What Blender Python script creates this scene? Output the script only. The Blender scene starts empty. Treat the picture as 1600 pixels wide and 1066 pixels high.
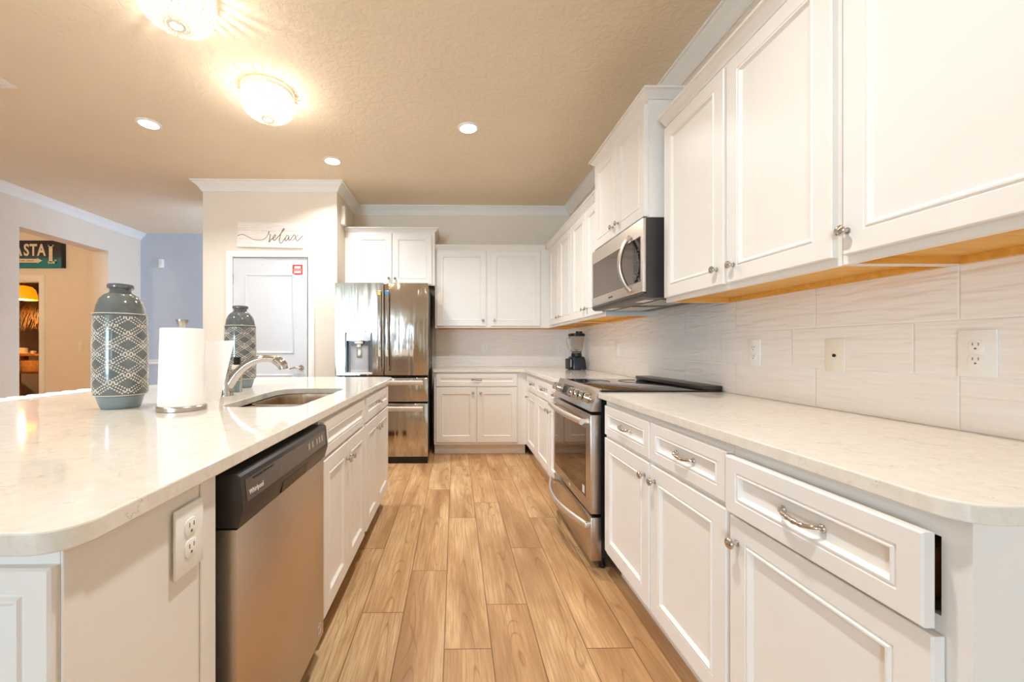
import bpy, bmesh, math, random
from mathutils import Vector, Matrix
random.seed(7)
SC = bpy.context.scene
COL = SC.collection
PI = math.pi

# ------------------------------------------------------------------ camera
CAM_H = 1.14
cam_d = bpy.data.cameras.new('camera')
cam = bpy.data.objects.new('camera', cam_d); COL.objects.link(cam)
cam.location = (0, 0, CAM_H)
cam.rotation_euler = (PI/2, 0, -math.radians(0.9))
cam_d.sensor_width = 36.0
cam_d.lens = 622/1600*36
cam_d.shift_x = (800-720.8)/1600
cam_d.shift_y = (544-533)/1600
cam_d.clip_start = 0.03
SC.camera = cam

# ------------------------------------------------------------------ view, sky, daylight
SC.view_settings.view_transform = 'Standard'
SC.view_settings.look = 'None'
SC.view_settings.exposure = 1.04
SC.view_settings.gamma = 1.0
SC.view_settings.use_curve_mapping = False
SC.cycles.use_denoising = True
SC.cycles.denoising_prefilter = 'ACCURATE'
SC.cycles.max_bounces = 10
SC.cycles.diffuse_bounces = 6
SC.cycles.sample_clamp_indirect = 6
SC.cycles.blur_glossy = 0.6
SC.cycles.caustics_reflective = False
SC.cycles.caustics_refractive = False
W = bpy.data.worlds.new('sky'); SC.world = W; W.use_nodes = True
W.node_tree.nodes['Background'].inputs[0].default_value = (0.80, 0.90, 1.0, 1)
W.node_tree.nodes['Background'].inputs[1].default_value = 1.2

def area(name, loc, rot, sx, sy, power, col, spread=180):
    l = bpy.data.lights.new(name, 'AREA'); l.shape = 'RECTANGLE'; l.size = sx; l.size_y = sy
    l.energy = power; l.color = col; l.spread = math.radians(spread)
    o = bpy.data.objects.new(name, l); COL.objects.link(o); o.location = loc; o.rotation_euler = rot
    return o
DAY = (0.42, 0.71, 1.0)
# daylight through the glazed opening behind the camera, and through the entry window beyond the pantry
area('daylight_patio', (-3.65, -7.42, 1.25), (PI/2, 0, 0), 1.75, 2.3, 190, DAY)
area('fridge_streak_light', (-0.95, -7.42, 1.45), (PI/2, 0, 0), 0.32, 1.5, 8, DAY)  # added narrow light, puts bright vertical streaks in the refrigerator door
area('daylight_entry', (-1.30, 5.42, 1.55), (PI/2, 0, PI/2), 0.95, 2.1, 27, (0.46, 0.68, 1.0))

# ------------------------------------------------------------------ materials
def lin(c):
    c = c/255.0
    return c/12.92 if c <= 0.04045 else ((c+0.055)/1.055)**2.4
def rgb(r, g, b): return (lin(r), lin(g), lin(b), 1)

class NT:
    def __init__(s, name):
        s.m = bpy.data.materials.new(name); s.m.use_nodes = True
        s.t = s.m.node_tree; s.b = s.t.nodes['Principled BSDF']
        s.tc = None
    def n(s, typ, **kw):
        nd = s.t.nodes.new(typ)
        for k, v in kw.items():
            if k in ('i',):
                for kk, vv in v.items():
                    sock = nd.inputs[kk]
                    if hasattr(vv, 'is_output'): s.t.links.new(vv, sock)
                    else: sock.default_value = vv
            else: setattr(nd, k, v)
        return nd
    def math(s, op, a, b=None, c=None):
        nd = s.t.nodes.new('ShaderNodeMath'); nd.operation = op
        for k, v in enumerate((a, b, c)):
            if v is None: continue
            if hasattr(v, 'is_output'): s.t.links.new(v, nd.inputs[k])
            else: nd.inputs[k].default_value = v
        return nd.outputs[0]
    def pos(s, kind='Object'):
        if s.tc is None: s.tc = s.n('ShaderNodeTexCoord')
        return s.tc.outputs[kind]
    def world(s):
        return s.n('ShaderNodeNewGeometry').outputs['Position']
    def mapped(s, vec, scale=(1, 1, 1), loc=(0, 0, 0)):
        return s.n('ShaderNodeMapping', i={'Vector': vec, 'Scale': scale, 'Location': loc}).outputs[0]
    def noise(s, vec, scale, detail=2, rough=0.5, dist=0.0):
        return s.n('ShaderNodeTexNoise', i={'Vector': vec, 'Scale': scale, 'Detail': detail, 'Roughness': rough, 'Distortion': dist}).outputs['Fac']
    def ramp(s, fac, stops, interp='LINEAR'):
        nd = s.n('ShaderNodeValToRGB', i={'Fac': fac}); cr = nd.color_ramp; cr.interpolation = interp
        while len(cr.elements) < len(stops): cr.elements.new(0.5)
        for e, (p, c) in zip(cr.elements, stops): e.position = p; e.color = c
        return nd.outputs[0]
    def mix(s, fac, a, b, mode='MIX'):
        nd = s.n('ShaderNodeMix', data_type='RGBA', blend_type=mode)
        for k, v in ((0, fac), (6, a), (7, b)):
            if hasattr(v, 'is_output'): s.t.links.new(v, nd.inputs[k])
            else: nd.inputs[k].default_value = v
        return nd.outputs[2]
    def set(s, **kw):
        for k, v in kw.items():
            k = k.replace('_', ' ')
            if hasattr(v, 'is_output'): s.t.links.new(v, s.b.inputs[k])
            else: s.b.inputs[k].default_value = v
        return s
    def bump(s, h, strength=0.3, dist=0.01):
        nd = s.n('ShaderNodeBump', i={'Height': h, 'Strength': strength, 'Distance': dist})
        s.t.links.new(nd.outputs[0], s.b.inputs['Normal'])

def mat(name, col, rough=0.4, metal=0.0, var=0.04, vscale=6.0, bump=None, **kw):
    """plain surface with a faint procedural mottle"""
    k = NT(name)
    f = k.noise(k.pos(), vscale, 3)
    dark = tuple(c*(1-var) for c in col[:3]) + (1,)
    lite = tuple(min(1, c*(1+var)) for c in col[:3]) + (1,)
    k.set(Base_Color=k.ramp(f, [(0.3, dark), (0.7, lite)]), Roughness=rough, Metallic=metal, **kw)
    if bump:
        k.bump(k.noise(k.pos(), bump[0], 3), bump[1], bump[2] if len(bump) > 2 else 0.005)
    return k.m

M = {}
M['cab'] = mat('cabinet_white_paint', rgb(238, 232, 225), 0.34, var=0.012)
M['trim'] = mat('trim_white_paint', rgb(242, 238, 232), 0.35, var=0.012)
M['doorw'] = mat('door_white_paint', rgb(210, 211, 213), 0.4, var=0.01)
M['wall'] = mat('cream_wall_paint', rgb(234, 221, 204), 0.7, var=0.015, bump=(90, 0.12, 0.002))
M['wallg'] = mat('pale_wall_paint', rgb(190, 195, 206), 0.7, var=0.015, bump=(90, 0.12, 0.002))
M['wood_under'] = None
M['chrome'] = mat('polished_chrome', rgb(200, 196, 192), 0.07, 1.0, var=0.02)
M['nickel'] = mat('brushed_nickel', rgb(190, 182, 172), 0.28, 1.0, var=0.05)
M['black'] = mat('black_plastic', rgb(22, 21, 22), 0.35, var=0.1)
M['dark'] = mat('dark_grey_plastic', rgb(62, 56, 54), 0.35, var=0.06)
M['dgm'] = mat('dark_grey_painted_metal', rgb(70, 64, 62), 0.45, 0.3, var=0.08)
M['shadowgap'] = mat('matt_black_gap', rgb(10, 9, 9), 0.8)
M['white_plastic'] = mat('white_plastic', rgb(244, 241, 236), 0.3, var=0.01)
M['ivory'] = mat('ivory_plastic', rgb(240, 232, 218), 0.3, var=0.01)
M['slot'] = mat('socket_slot_grey', rgb(120, 112, 104), 0.6)
M['led_lens'] = None
M['grout'] = mat('grout', rgb(225, 215, 205), 0.8)

def stainless(name, col, rough, wav, sx=(1, 1, 1), strength=0.12, brush=(300, 300, 3)):
    k = NT(name)
    br = k.noise(k.mapped(k.pos(), brush), 1.0, 2)
    k.set(Base_Color=k.ramp(br, [(0.3, tuple(c*0.97 for c in col[:3])+(1,)), (0.7, col)]), Metallic=1.0,
          Roughness=k.math('MULTIPLY_ADD', br, 0.06, rough))
    if wav:
        k.bump(k.noise(k.mapped(k.pos(), sx), wav, 1), strength, 0.02)
    return k.m
M['steel_fridge'] = stainless('stainless_fridge', rgb(192, 183, 174), 0.09, 1.0, (14, 14, 1.3), 0.42)
M['steel'] = stainless('stainless_steel', rgb(204, 192, 180), 0.26, 0, brush=(2, 2, 60))
M['steel_dw'] = stainless('stainless_dishwasher', rgb(208, 192, 174), 0.36, 1.0, (1.5, 2.5, 1.5), 0.06, brush=(300, 3, 300))
M['steel_light'] = stainless('pale_stainless', rgb(226, 216, 205), 0.42, 0, brush=(3, 3, 60))
M['steel_sink'] = stainless('sink_stainless', rgb(196, 176, 152), 0.22, 0, brush=(3, 200, 3))
M['glassblack'] = mat('black_ceramic_glass', rgb(24, 20, 18), 0.04, var=0.02, Specular_IOR_Level=0.75)
M['ovenglass'] = mat('tinted_oven_glass', rgb(92, 70, 52), 0.03, 0.65, var=0.02)
M['mwglass'] = mat('tinted_microwave_glass', rgb(112, 98, 86), 0.08, 0.6, var=0.02)

def quartz():
    k = NT('cream_quartz')
    p = k.world()
    warp = k.n('ShaderNodeTexNoise', i={'Vector': p, 'Scale': 3.0, 'Detail': 3})
    pv = k.n('ShaderNodeVectorMath', operation='MULTIPLY_ADD',
             i={0: warp.outputs['Color'], 1: (0.25, 0.25, 0.25), 2: p}).outputs[0]
    v = k.noise(pv, 11.0, 6, 0.7)
    vein = k.ramp(k.math('ABSOLUTE', k.math('SUBTRACT', v, 0.5)), [(0.0, (1, 1, 1, 1)), (0.010, (0, 0, 0, 1))])
    gate = k.ramp(k.noise(p, 13.0, 3), [(0.54, (0, 0, 0, 1)), (0.64, (1, 1, 1, 1))])
    base = k.ramp(k.noise(p, 38, 4, 0.7), [(0.3, rgb(226, 216, 201)), (0.7, rgb(237, 229, 217))])
    speck = k.ramp(k.noise(p, 90, 2), [(0.64, (0, 0, 0, 1)), (0.72, (1, 1, 1, 1))])
    c = k.mix(k.math('MULTIPLY', k.math('MULTIPLY', vein, gate), 0.75), base, rgb(168, 154, 136))
    c = k.mix(k.math('MULTIPLY', speck, 0.25), c, rgb(206, 190, 168))
    k.set(Base_Color=c, Roughness=0.07, Specular_IOR_Level=0.5)
    return k.m
M['quartz'] = quartz()

def woodmat(name, c0, c1, axis=(1, 1, 8), rough=0.5, sc=6):
    k = NT(name)
    f = k.noise(k.mapped(k.pos(), axis), sc, 4, 0.6, 0.6)
    k.set(Base_Color=k.ramp(f, [(0.3, c0), (0.7, c1)]), Roughness=rough)
    k.bump(f, 0.1, 0.003)
    return k.m
M['wood_under'] = woodmat('golden_maple_veneer', rgb(222, 164, 70), rgb(240, 188, 98), (10, 1, 10), 0.5, 5)
M['signwood'] = woodmat('whitewashed_pine', rgb(238, 222, 208), rgb(252, 244, 236), (1.5, 8, 14), 0.6, 5)
M['darkwood'] = woodmat('dark_bar_wood', rgb(60, 30, 12), rgb(110, 60, 26), (6, 6, 1), 0.5, 5)
M['barwood'] = woodmat('amber_bar_wood', rgb(130, 76, 30), rgb(186, 120, 56), (2, 8, 8), 0.45, 5)

def floor_mat():
    k = NT('oak_plank_floor')
    sx = k.n('ShaderNodeSeparateXYZ', i={0: k.world()})
    x, y = sx.outputs[0], sx.outputs[1]
    PW, PL = 0.180, 1.165
    u = k.math('DIVIDE', k.math('ADD', x, 0.041+PW*3), PW)     # row 3 starts at x=-0.041
    row = k.math('FLOOR', u); fu = k.math('FRACT', u)
    rw = k.math('FLOORED_MODULO', row, 7.0)
    fac = k.math('DIVIDE', k.math('ADD', rw, 0.5), 7.0)
    offs = [0.948, 0.476, 0.751, 0.294, 0.517, 0.944, 0.29]
    off = k.n('ShaderNodeSeparateColor', i={0: k.ramp(fac, [(i/7.0, (o, o, o, 1)) for i, o in enumerate(offs)], 'CONSTANT')}).outputs[0]
    v = k.math('SUBTRACT', k.math('DIVIDE', y, PL), off)
    col = k.math('FLOOR', v); fv = k.math('FRACT', v)
    idv = k.n('ShaderNodeCombineXYZ', i={0: row, 1: col}).outputs[0]
    wn = k.n('ShaderNodeTexWhiteNoise', noise_dimensions='2D', i={'Vector': idv})
    rnd = wn.outputs['Value']
    sh = k.math('MULTIPLY', rnd, 37.0)
    # plank-local coordinates, shifted per plank
    pv = k.n('ShaderNodeCombineXYZ', i={0: k.math('ADD', x, sh), 1: k.math('MULTIPLY', y, 0.16), 2: sh}).outputs[0]
    broad = k.noise(pv, 7.0, 3, 0.6, 0.5)
    fine = k.noise(k.n('ShaderNodeCombineXYZ', i={0: k.math('ADD', x, sh), 1: k.math('MULTIPLY', y, 0.035), 2: sh}).outputs[0], 120.0, 4, 0.7)
    # cathedral rings: a slowly wandering field seen along the plank
    cx = k.math('SUBTRACT', fu, k.math('MULTIPLY_ADD', rnd, 0.5, 0.25))
    ringf = k.math('ADD', k.math('MULTIPLY', k.math('MULTIPLY', cx, cx), 5.0),
                   k.math('ADD', k.math('MULTIPLY', k.noise(pv, 5.0, 2, 0.5, 0.3), 3.2), k.math('MULTIPLY', y, 0.55)))
    ring = k.math('PINGPONG', k.math('MULTIPLY', ringf, 4.2), 0.5)
    ringm = k.ramp(ring, [(0.0, (1, 1, 1, 1)), (0.11, (0, 0, 0, 1))])
    ringgate = k.math('MULTIPLY', ringm, k.ramp(k.math('ABSOLUTE', cx), [(0.05, (1, 1, 1, 1)), (0.26, (0, 0, 0, 1))]))
    knot = k.n('ShaderNodeTexVoronoi', i={'Vector': k.n('ShaderNodeCombineXYZ', i={0: k.math('ADD', x, sh), 1: k.math('MULTIPLY', y, 0.5), 2: 0.0}).outputs[0], 'Scale': 2.6})
    kn = k.ramp(knot.outputs['Distance'], [(0.02, (1, 1, 1, 1)), (0.075, (0, 0, 0, 1))])
    base = k.ramp(broad, [(0.25, rgb(158, 118, 80)), (0.5, rgb(206, 168, 124)), (0.72, rgb(236, 206, 164))])
    tint = k.ramp(rnd, [(0.0, rgb(236, 226, 214)), (0.5, rgb(250, 240, 226)), (1.0, rgb(255, 252, 246))])
    c = k.mix(1.0, base, tint, 'MULTIPLY')
    c = k.mix(k.math('MULTIPLY', k.ramp(fine, [(0.40, (1, 1, 1, 1)), (0.60, (0, 0, 0, 1))]), 0.55), c, rgb(160, 116, 76))
    c = k.mix(k.math('MULTIPLY', ringgate, 0.66), c, rgb(138, 92, 54))
    c = k.mix(k.math('MULTIPLY', kn, 0.5), c, rgb(120, 76, 42))
    eu = k.math('MINIMUM', fu, k.math('SUBTRACT', 1.0, fu))
    ev = k.math('MULTIPLY', k.math('MINIMUM', fv, k.math('SUBTRACT', 1.0, fv)), PL/PW)
    seam = k.ramp(k.math('MINIMUM', eu, ev), [(0.006, (1, 1, 1, 1)), (0.016, (0, 0, 0, 1))])
    c = k.mix(k.math('MULTIPLY', seam, 0.75), c, rgb(92, 58, 32))
    k.set(Base_Color=c, Roughness=k.math('MULTIPLY_ADD', fine, 0.12, 0.36), Specular_IOR_Level=0.4)
    k.bump(k.math('SUBTRACT', k.math('MULTIPLY', fine, 0.25), seam), 0.22, 0.003)
    return k.m
M['floor'] = floor_mat()

def ceiling_mat():
    k = NT('knockdown_ceiling')
    p = k.world()
    b = k.ramp(k.noise(p, 26, 4, 0.55, 0.6), [(0.40, (0, 0, 0, 1)), (0.60, (1, 1, 1, 1))])
    k.set(Base_Color=k.ramp(k.noise(p, 2, 2), [(0.3, rgb(236, 220, 195)), (0.7, rgb(240, 224, 200))]), Roughness=0.85)
    k.bump(b, 0.30, 0.006)
    return k.m
M['ceiling'] = ceiling_mat()

def tile_mat(name, along, phase):
    """wavy white plank tiles; along = world axis the tiles run on"""
    k = NT(name)
    s = k.n('ShaderNodeSeparateXYZ', i={0: k.world()})
    a, z = s.outputs[along], s.outputs[2]
    TL, TH = 0.435, 0.152
    vz = k.math('DIVIDE', k.math('SUBTRACT', z, 0.914), TH)
    row = k.math('FLOOR', vz); fz = k.math('FRACT', vz)
    odd = k.math('FLOORED_MODULO', row, 2.0)
    va = k.math('ADD', k.math('DIVIDE', k.math('SUBTRACT', a, phase), TL), k.math('MULTIPLY', odd, -0.25))
    ca = k.math('FLOOR', va); fa = k.math('FRACT', va)
    rnd = k.n('ShaderNodeTexWhiteNoise', noise_dimensions='2D', i={'Vector': k.n('ShaderNodeCombineXYZ', i={0: row, 1: ca}).outputs[0]}).outputs['Value']
    ez = k.math('MULTIPLY', k.math('MINIMUM', fz, k.math('SUBTRACT', 1.0, fz)), TH)
    ea = k.math('MULTIPLY', k.math('MINIMUM', fa, k.math('SUBTRACT', 1.0, fa)), TL)
    seam = k.ramp(k.math('MINIMUM', ez, ea), [(0.0010, (1, 1, 1, 1)), (0.0022, (0, 0, 0, 1))])
    wv = k.noise(k.n('ShaderNodeCombineXYZ', i={0: k.math('MULTIPLY', a, 0.13), 1: k.math('ADD', z, k.math('MULTIPLY', rnd, 9.0)), 2: k.math('MULTIPLY', rnd, 5.0)}).outputs[0], 44.0, 1, 0.4, 0.4)
    c = k.mix(seam, rgb(246, 239, 233), rgb(250, 246, 242))
    k.set(Base_Color=c, Roughness=0.22)
    k.bump(k.math('SUBTRACT', wv, k.math('MULTIPLY', seam, 0.2)), 0.5, 0.017)
    return k.m
M['tile_r'] = tile_mat('wavy_white_tile', 1, 1.07)
M['tile_b'] = tile_mat('wavy_white_tile_back', 0, 0.08)

def glow(name, col, strength):
    k = NT(name)
    f = k.noise(k.pos(), 3, 1)
    k.set(Base_Color=col, Roughness=0.5, Emission_Color=k.ramp(f, [(0.2, tuple(c*0.96 for c in col[:3])+(1,)), (0.8, col)]), Emission_Strength=strength)
    return k.m
M['led'] = glow('led_lens', rgb(255, 240, 222), 9.0)
M['amber'] = glow('amber_lamp_shade', rgb(244, 150, 12), 0.55)

def crystal():
    k = NT('white_glass_beads')
    k.set(Base_Color=k.ramp(k.noise(k.pos(), 40, 1), [(0.3, rgb(248, 244, 236)), (0.7, rgb(255, 252, 246))]), Roughness=0.15)
    tr = k.n('ShaderNodeBsdfTranslucent', i={'Color': (1, 0.97, 0.92, 1)})
    mx = k.n('ShaderNodeMixShader', i={0: 0.25, 1: k.b.outputs[0], 2: tr.outputs[0]})
    k.t.links.new(mx.outputs[0], k.t.nodes['Material Output'].inputs[0])
    return k.m
M['bead'] = crystal()

def glaze():
    k = NT('grey_teal_glaze')
    f = k.noise(k.pos(), 14, 4)
    k.set(Base_Color=k.ramp(f, [(0.3, rgb(86, 92, 92)), (0.7, rgb(110, 114, 112))]), Roughness=0.12, Coat_Weight=0.6, Coat_Roughness=0.05)
    return k.m
M['glaze'] = glaze()
M['glazelight'] = mat('pale_grey_glaze', rgb(128, 142, 146), 0.22, var=0.05)
M['dots'] = mat('cream_dots', rgb(214, 204, 190), 0.3, var=0.05)
M['paper'] = mat('white_paper_towel', rgb(246, 242, 238), 0.9, var=0.01, bump=(120, 0.25, 0.002))
def clearglass(name, col, rough=0.02):
    k = NT(name)
    k.set(Base_Color=k.ramp(k.noise(k.pos(), 5, 1), [(0.2, col), (0.8, tuple(min(1, c*1.02) for c in col[:3])+(1,))]), Roughness=rough, Transmission_Weight=0.92, IOR=1.2)
    return k.m
M['clear'] = clearglass('clear_plastic', rgb(240, 238, 236))
M['soap'] = clearglass('pale_green_soap', rgb(228, 234, 222), 0.1)
M['navy'] = mat('blue_black_plastic', rgb(30, 34, 46), 0.25, var=0.1)
M['red'] = mat('red_sticker', rgb(206, 60, 46), 0.5, var=0.04)
M['yellowst'] = mat('yellow_sticker', rgb(238, 196, 70), 0.5, var=0.04)
M['bluest'] = mat('blue_sticker', rgb(40, 130, 196), 0.5, var=0.04)
M['ink'] = mat('brown_lettering', rgb(120, 100, 92), 0.7, var=0.05)
M['logo'] = mat('pale_lettering', rgb(222, 214, 204), 0.4, var=0.02)
M['logod'] = mat('dark_lettering', rgb(96, 88, 82), 0.4, var=0.02)
M['upholstery'] = mat('white_upholstery', rgb(246, 242, 236), 0.85, var=0.02, bump=(200, 0.2, 0.002))
M['thatch'] = woodmat('dry_thatch', rgb(120, 84, 40), rgb(196, 150, 84), (20, 20, 2), 0.8, 8)
M['straw'] = mat('straw', rgb(214, 186, 140), 0.8, var=0.12, vscale=40)
M['bamboo'] = woodmat('wicker', rgb(150, 100, 44), rgb(214, 164, 90), (30, 30, 4), 0.6, 6)
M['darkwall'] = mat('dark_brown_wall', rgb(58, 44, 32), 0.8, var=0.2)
M['reed'] = woodmat('reed_matting', rgb(90, 72, 46), rgb(128, 104, 70), (40, 40, 2), 0.8, 6)
def coastal():
    k = NT('weathered_sign_paint')
    p = k.pos()
    z = k.n('ShaderNodeSeparateXYZ', i={0: p}).outputs[2]
    nz = k.noise(p, 22, 6, 0.7)
    zz = k.math('ADD', z, k.math('MULTIPLY', k.math('SUBTRACT', nz, 0.5), 0.14))
    c = k.ramp(k.math('ADD', k.math('DIVIDE', zz, 0.376), 0.5), [(0.0, rgb(24, 128, 134)), (0.28, rgb(40, 118, 124)), (0.46, rgb(52, 56, 68)), (1.0, rgb(44, 34, 44))])
    sc = k.ramp(k.noise(k.mapped(p, (3, 3, 9)), 18, 6, 0.75), [(0.58, (0, 0, 0, 1)), (0.72, (1, 1, 1, 1))])
    k.set(Base_Color=k.mix(k.math('MULTIPLY', sc, 0.45), c, rgb(150, 150, 150)), Roughness=0.7)
    return k.m
M['coastal'] = coastal()
M['cream_letters'] = mat('worn_cream_letters', rgb(226, 212, 184), 0.7, var=0.12, vscale=30)
M['reddish'] = mat('faded_red_lettering', rgb(206, 140, 124), 0.7, var=0.1)
M['drawerwood'] = woodmat('brown_drawer_box', rgb(104, 62, 24), rgb(140, 88, 40), (8, 1, 8), 0.6, 5)

# ------------------------------------------------------------------ mesh helpers
def BM(): return bmesh.new()
def box(bm, x0, x1, y0, y1, z0, z1, bev=0.0, seg=2):
    if x0 > x1: x0, x1 = x1, x0
    if y0 > y1: y0, y1 = y1, y0
    if z0 > z1: z0, z1 = z1, z0
    v = [bm.verts.new((x, y, z)) for z in (z0, z1) for y in (y0, y1) for x in (x0, x1)]
    fs = [bm.faces.new([v[i] for i in q]) for q in ((0, 2, 3, 1), (4, 5, 7, 6), (0, 1, 5, 4), (2, 6, 7, 3), (0, 4, 6, 2), (1, 3, 7, 5))]
    if bev > 0:
        es = list({e for f in fs for e in f.edges})
        bmesh.ops.bevel(bm, geom=es, offset=bev, segments=seg, affect='EDGES', profile=0.5)
    return bm
def bridge(bm, a, b, flip=False):
    n = len(a)
    for i in range(n):
        q = [a[i], a[(i+1) % n], b[(i+1) % n], b[i]]
        bm.faces.new(q[::-1] if flip else q)
def tube(bm, pts, r, seg=10, cap=True, flat=1.0, up=None):
    pts = [Vector(p) for p in pts]; n = len(pts)
    rs = r if isinstance(r, (list, tuple)) else [r]*n
    t0 = (pts[1]-pts[0]).normalized()
    nrm = Vector(up) if up else (Vector((0, 0, 1)) if abs(t0.z) < 0.9 else Vector((1, 0, 0)))
    rings = []
    for i, p in enumerate(pts):
        t = (pts[min(i+1, n-1)]-pts[max(i-1, 0)]).normalized()
        nrm = (nrm - t*nrm.dot(t)).normalized(); bn = t.cross(nrm)
        rings.append([bm.verts.new(p + (nrm*math.cos(a)*flat + bn*math.sin(a))*rs[i]) for a in (2*PI*j/seg for j in range(seg))])
    for a, b in zip(rings, rings[1:]): bridge(bm, a, b)
    if cap:
        bm.faces.new(rings[0][::-1]); bm.faces.new(rings[-1])
    return bm
def lathe(bm, prof, seg=32, c=(0, 0, 0), mtx=None, sq=None):
    rings = []
    for r, z in prof:
        ring = []
        for j in range(seg):
            a = 2*PI*j/seg; ca, sa = math.cos(a), math.sin(a)
            k = 1.0
            if sq: k = 1.0/((abs(ca)**sq+abs(sa)**sq)**(1.0/sq))
            p = Vector((max(r, 1e-5)*ca*k, max(r, 1e-5)*sa*k, z))
            if mtx: p = mtx @ p
            ring.append(bm.verts.new(p+Vector(c)))
        rings.append(ring)
    for a, b in zip(rings, rings[1:]): bridge(bm, a, b)
    if prof[0] != prof[-1]:
        if prof[0][0] > 1e-4: bm.faces.new(rings[0][::-1])
        if prof[-1][0] > 1e-4: bm.faces.new(rings[-1])
    bmesh.ops.remove_doubles(bm, verts=bm.verts, dist=1e-6)
    return bm
def sweep(bm, prof, path, side=1):
    """profile [(out, z)] swept with mitres along path [(x, y)]; out is measured to the right (side=1) of travel"""
    P = [Vector((p[0], p[1])) for p in path]; n = len(P); rings = []
    for i, p in enumerate(P):
        d0 = (P[i]-P[i-1]).normalized() if i > 0 else None
        d1 = (P[i+1]-P[i]).normalized() if i < n-1 else None
        nn = [Vector((d.y, -d.x))*side for d in (d0, d1) if d is not None]
        m = nn[0] if len(nn) == 1 else (nn[0]+nn[1])/(1+nn[0].dot(nn[1]))
        rings.append([bm.verts.new((p.x+m.x*o, p.y+m.y*o, z)) for o, z in prof])
    for a, b in zip(rings, rings[1:]): bridge(bm, a, b)
    bm.faces.new(rings[0][::-1]); bm.faces.new(rings[-1])
    return bm
def prism(bm, poly, z0, z1, bev=0.0, axis='z'):
    def P(a, b, c):
        return (a, b, c) if axis == 'z' else ((a, c, b) if axis == 'y' else (c, a, b))
    lo = [bm.verts.new(P(x, y, z0)) for x, y in poly]; hi = [bm.verts.new(P(x, y, z1)) for x, y in poly]
    f0 = bm.faces.new(lo[::-1]); f1 = bm.faces.new(hi); bridge(bm, lo, hi)
    if bev: bmesh.ops.bevel(bm, geom=list(f0.edges)+list(f1.edges), offset=bev, segments=2, affect='EDGES', profile=0.5)
    return bm
def arc(cx, cy, r, a0, a1, n=8):
    return [(cx+r*math.cos(math.radians(a0+(a1-a0)*i/n)), cy+r*math.sin(math.radians(a0+(a1-a0)*i/n))) for i in range(n+1)]
def spline(pts, n=8):
    P = [Vector(p) for p in pts]; out = []
    for i in range(len(P)-1):
        a, b, c, d = P[max(i-1, 0)], P[i], P[i+1], P[min(i+2, len(P)-1)]
        for k in range(n):
            t = k/n
            out.append(0.5*((2*b)+(c-a)*t+(2*a-5*b+4*c-d)*t*t+(3*b-a-3*c+d)*t**3))
    out.append(P[-1]); return out
def mesh(name, bm, m, smooth=35):
    bmesh.ops.recalc_face_normals(bm, faces=bm.faces)
    me = bpy.data.meshes.new(name); bm.to_mesh(me); bm.free()
    me.materials.append(m)
    if smooth:
        for p in me.polygons: p.use_smooth = True
        me.set_sharp_from_angle(angle=math.radians(smooth))
    return me
def obj(name, bm, m, parent=None, loc=None, rot=None, smooth=35):
    me = bm if isinstance(bm, bpy.types.Mesh) else mesh(name, bm, m, smooth)
    o = bpy.data.objects.new(name, me); COL.objects.link(o)
    if parent: o.parent = parent
    if loc: o.location = loc
    if rot: o.rotation_euler = rot
    return o
def tag(o, label, cat, group=None):
    o['label'] = label; o['category'] = cat
    if group: o['group'] = group
    return o
def thing(name, label, cat, loc=(0, 0, 0), rotz=0.0, group=None):
    o = bpy.data.objects.new(name, None); COL.objects.link(o); o.empty_display_size = 0.05
    o.location = loc; o.rotation_euler = (0, 0, rotz)
    return tag(o, label, cat, group)
def struct(name, bm, m, parent=None, smooth=35):
    o = obj(name, bm, m, parent, smooth=smooth)
    if not parent: o['kind'] = 'structure'
    return o
def text(name, s, size, m, parent=None, loc=(0, 0, 0), rot=(PI/2, 0, 0), ext=0.0006, off=0.0, sx=1.0, align='CENTER'):
    cu = bpy.data.curves.new(name, 'FONT'); cu.body = s; cu.size = size; cu.extrude = ext; cu.offset = off
    cu.align_x = align; cu.align_y = 'CENTER'; cu.resolution_u = 3
    t = bpy.data.objects.new(name+'_tmp', cu); COL.objects.link(t)
    dg = bpy.context.evaluated_depsgraph_get()
    me = bpy.data.meshes.new_from_object(t.evaluated_get(dg))
    bpy.data.objects.remove(t)
    me.name = name; me.materials.clear(); me.materials.append(m)
    o = bpy.data.objects.new(name, me); COL.objects.link(o); o.parent = parent; o.location = loc; o.rotation_euler = rot; o.scale = (sx, 1, 1)
    return o

# ------------------------------------------------------------------ room shell
XR, XL, YB, CE = 1.39, -4.68, 4.83, 2.845
YF = -7.5
PX0, PX1, PY = -2.59, -1.22, 4.13         # pantry block
bm = BM(); box(bm, -8.2, 1.6, YF-0.1, 8.2, -0.06, 0); struct('floor', bm, M['floor'])
bm = BM(); box(bm, -8.2, 1.6, YF-0.1, 8.2, CE, CE+0.08); struct('ceiling', bm, M['ceiling'])
bm = BM(); box(bm, XR, XR+0.1, YF, YB+0.1, 0, CE); struct('wall_right', bm, M['wall'])
bm = BM(); box(bm, PX1, XR, YB, YB+0.1, 0, CE); struct('wall_back', bm, M['wall'])
# pantry block: front wall with a door opening, two side walls
DX0, DX1, DZ = -1.956+0.0, -1.956+0.0, 0
DA, DB, DT = -2.285, -1.510, 2.075        # door opening
bm = BM()
box(bm, PX0, DA, PY, PY+0.11, 0, CE); box(bm, DB, PX1, PY, PY+0.11, 0, CE); box(bm, DA, DB, PY, PY+0.11, DT, CE)
struct('wall_pantry_front', bm, M['wall'])
bm = BM(); box(bm, PX1-0.11, PX1, PY+0.11, YB, 0, CE); struct('wall_pantry_side', bm, M['wall'])
bm = BM(); box(bm, PX0, PX0+0.11, PY+0.11, YB+0.1, 0, CE); box(bm, PX0+0.11, PX1, YB, YB+0.1, 0, CE); struct('wall_pantry_hall', bm, M['wall'])
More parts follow.
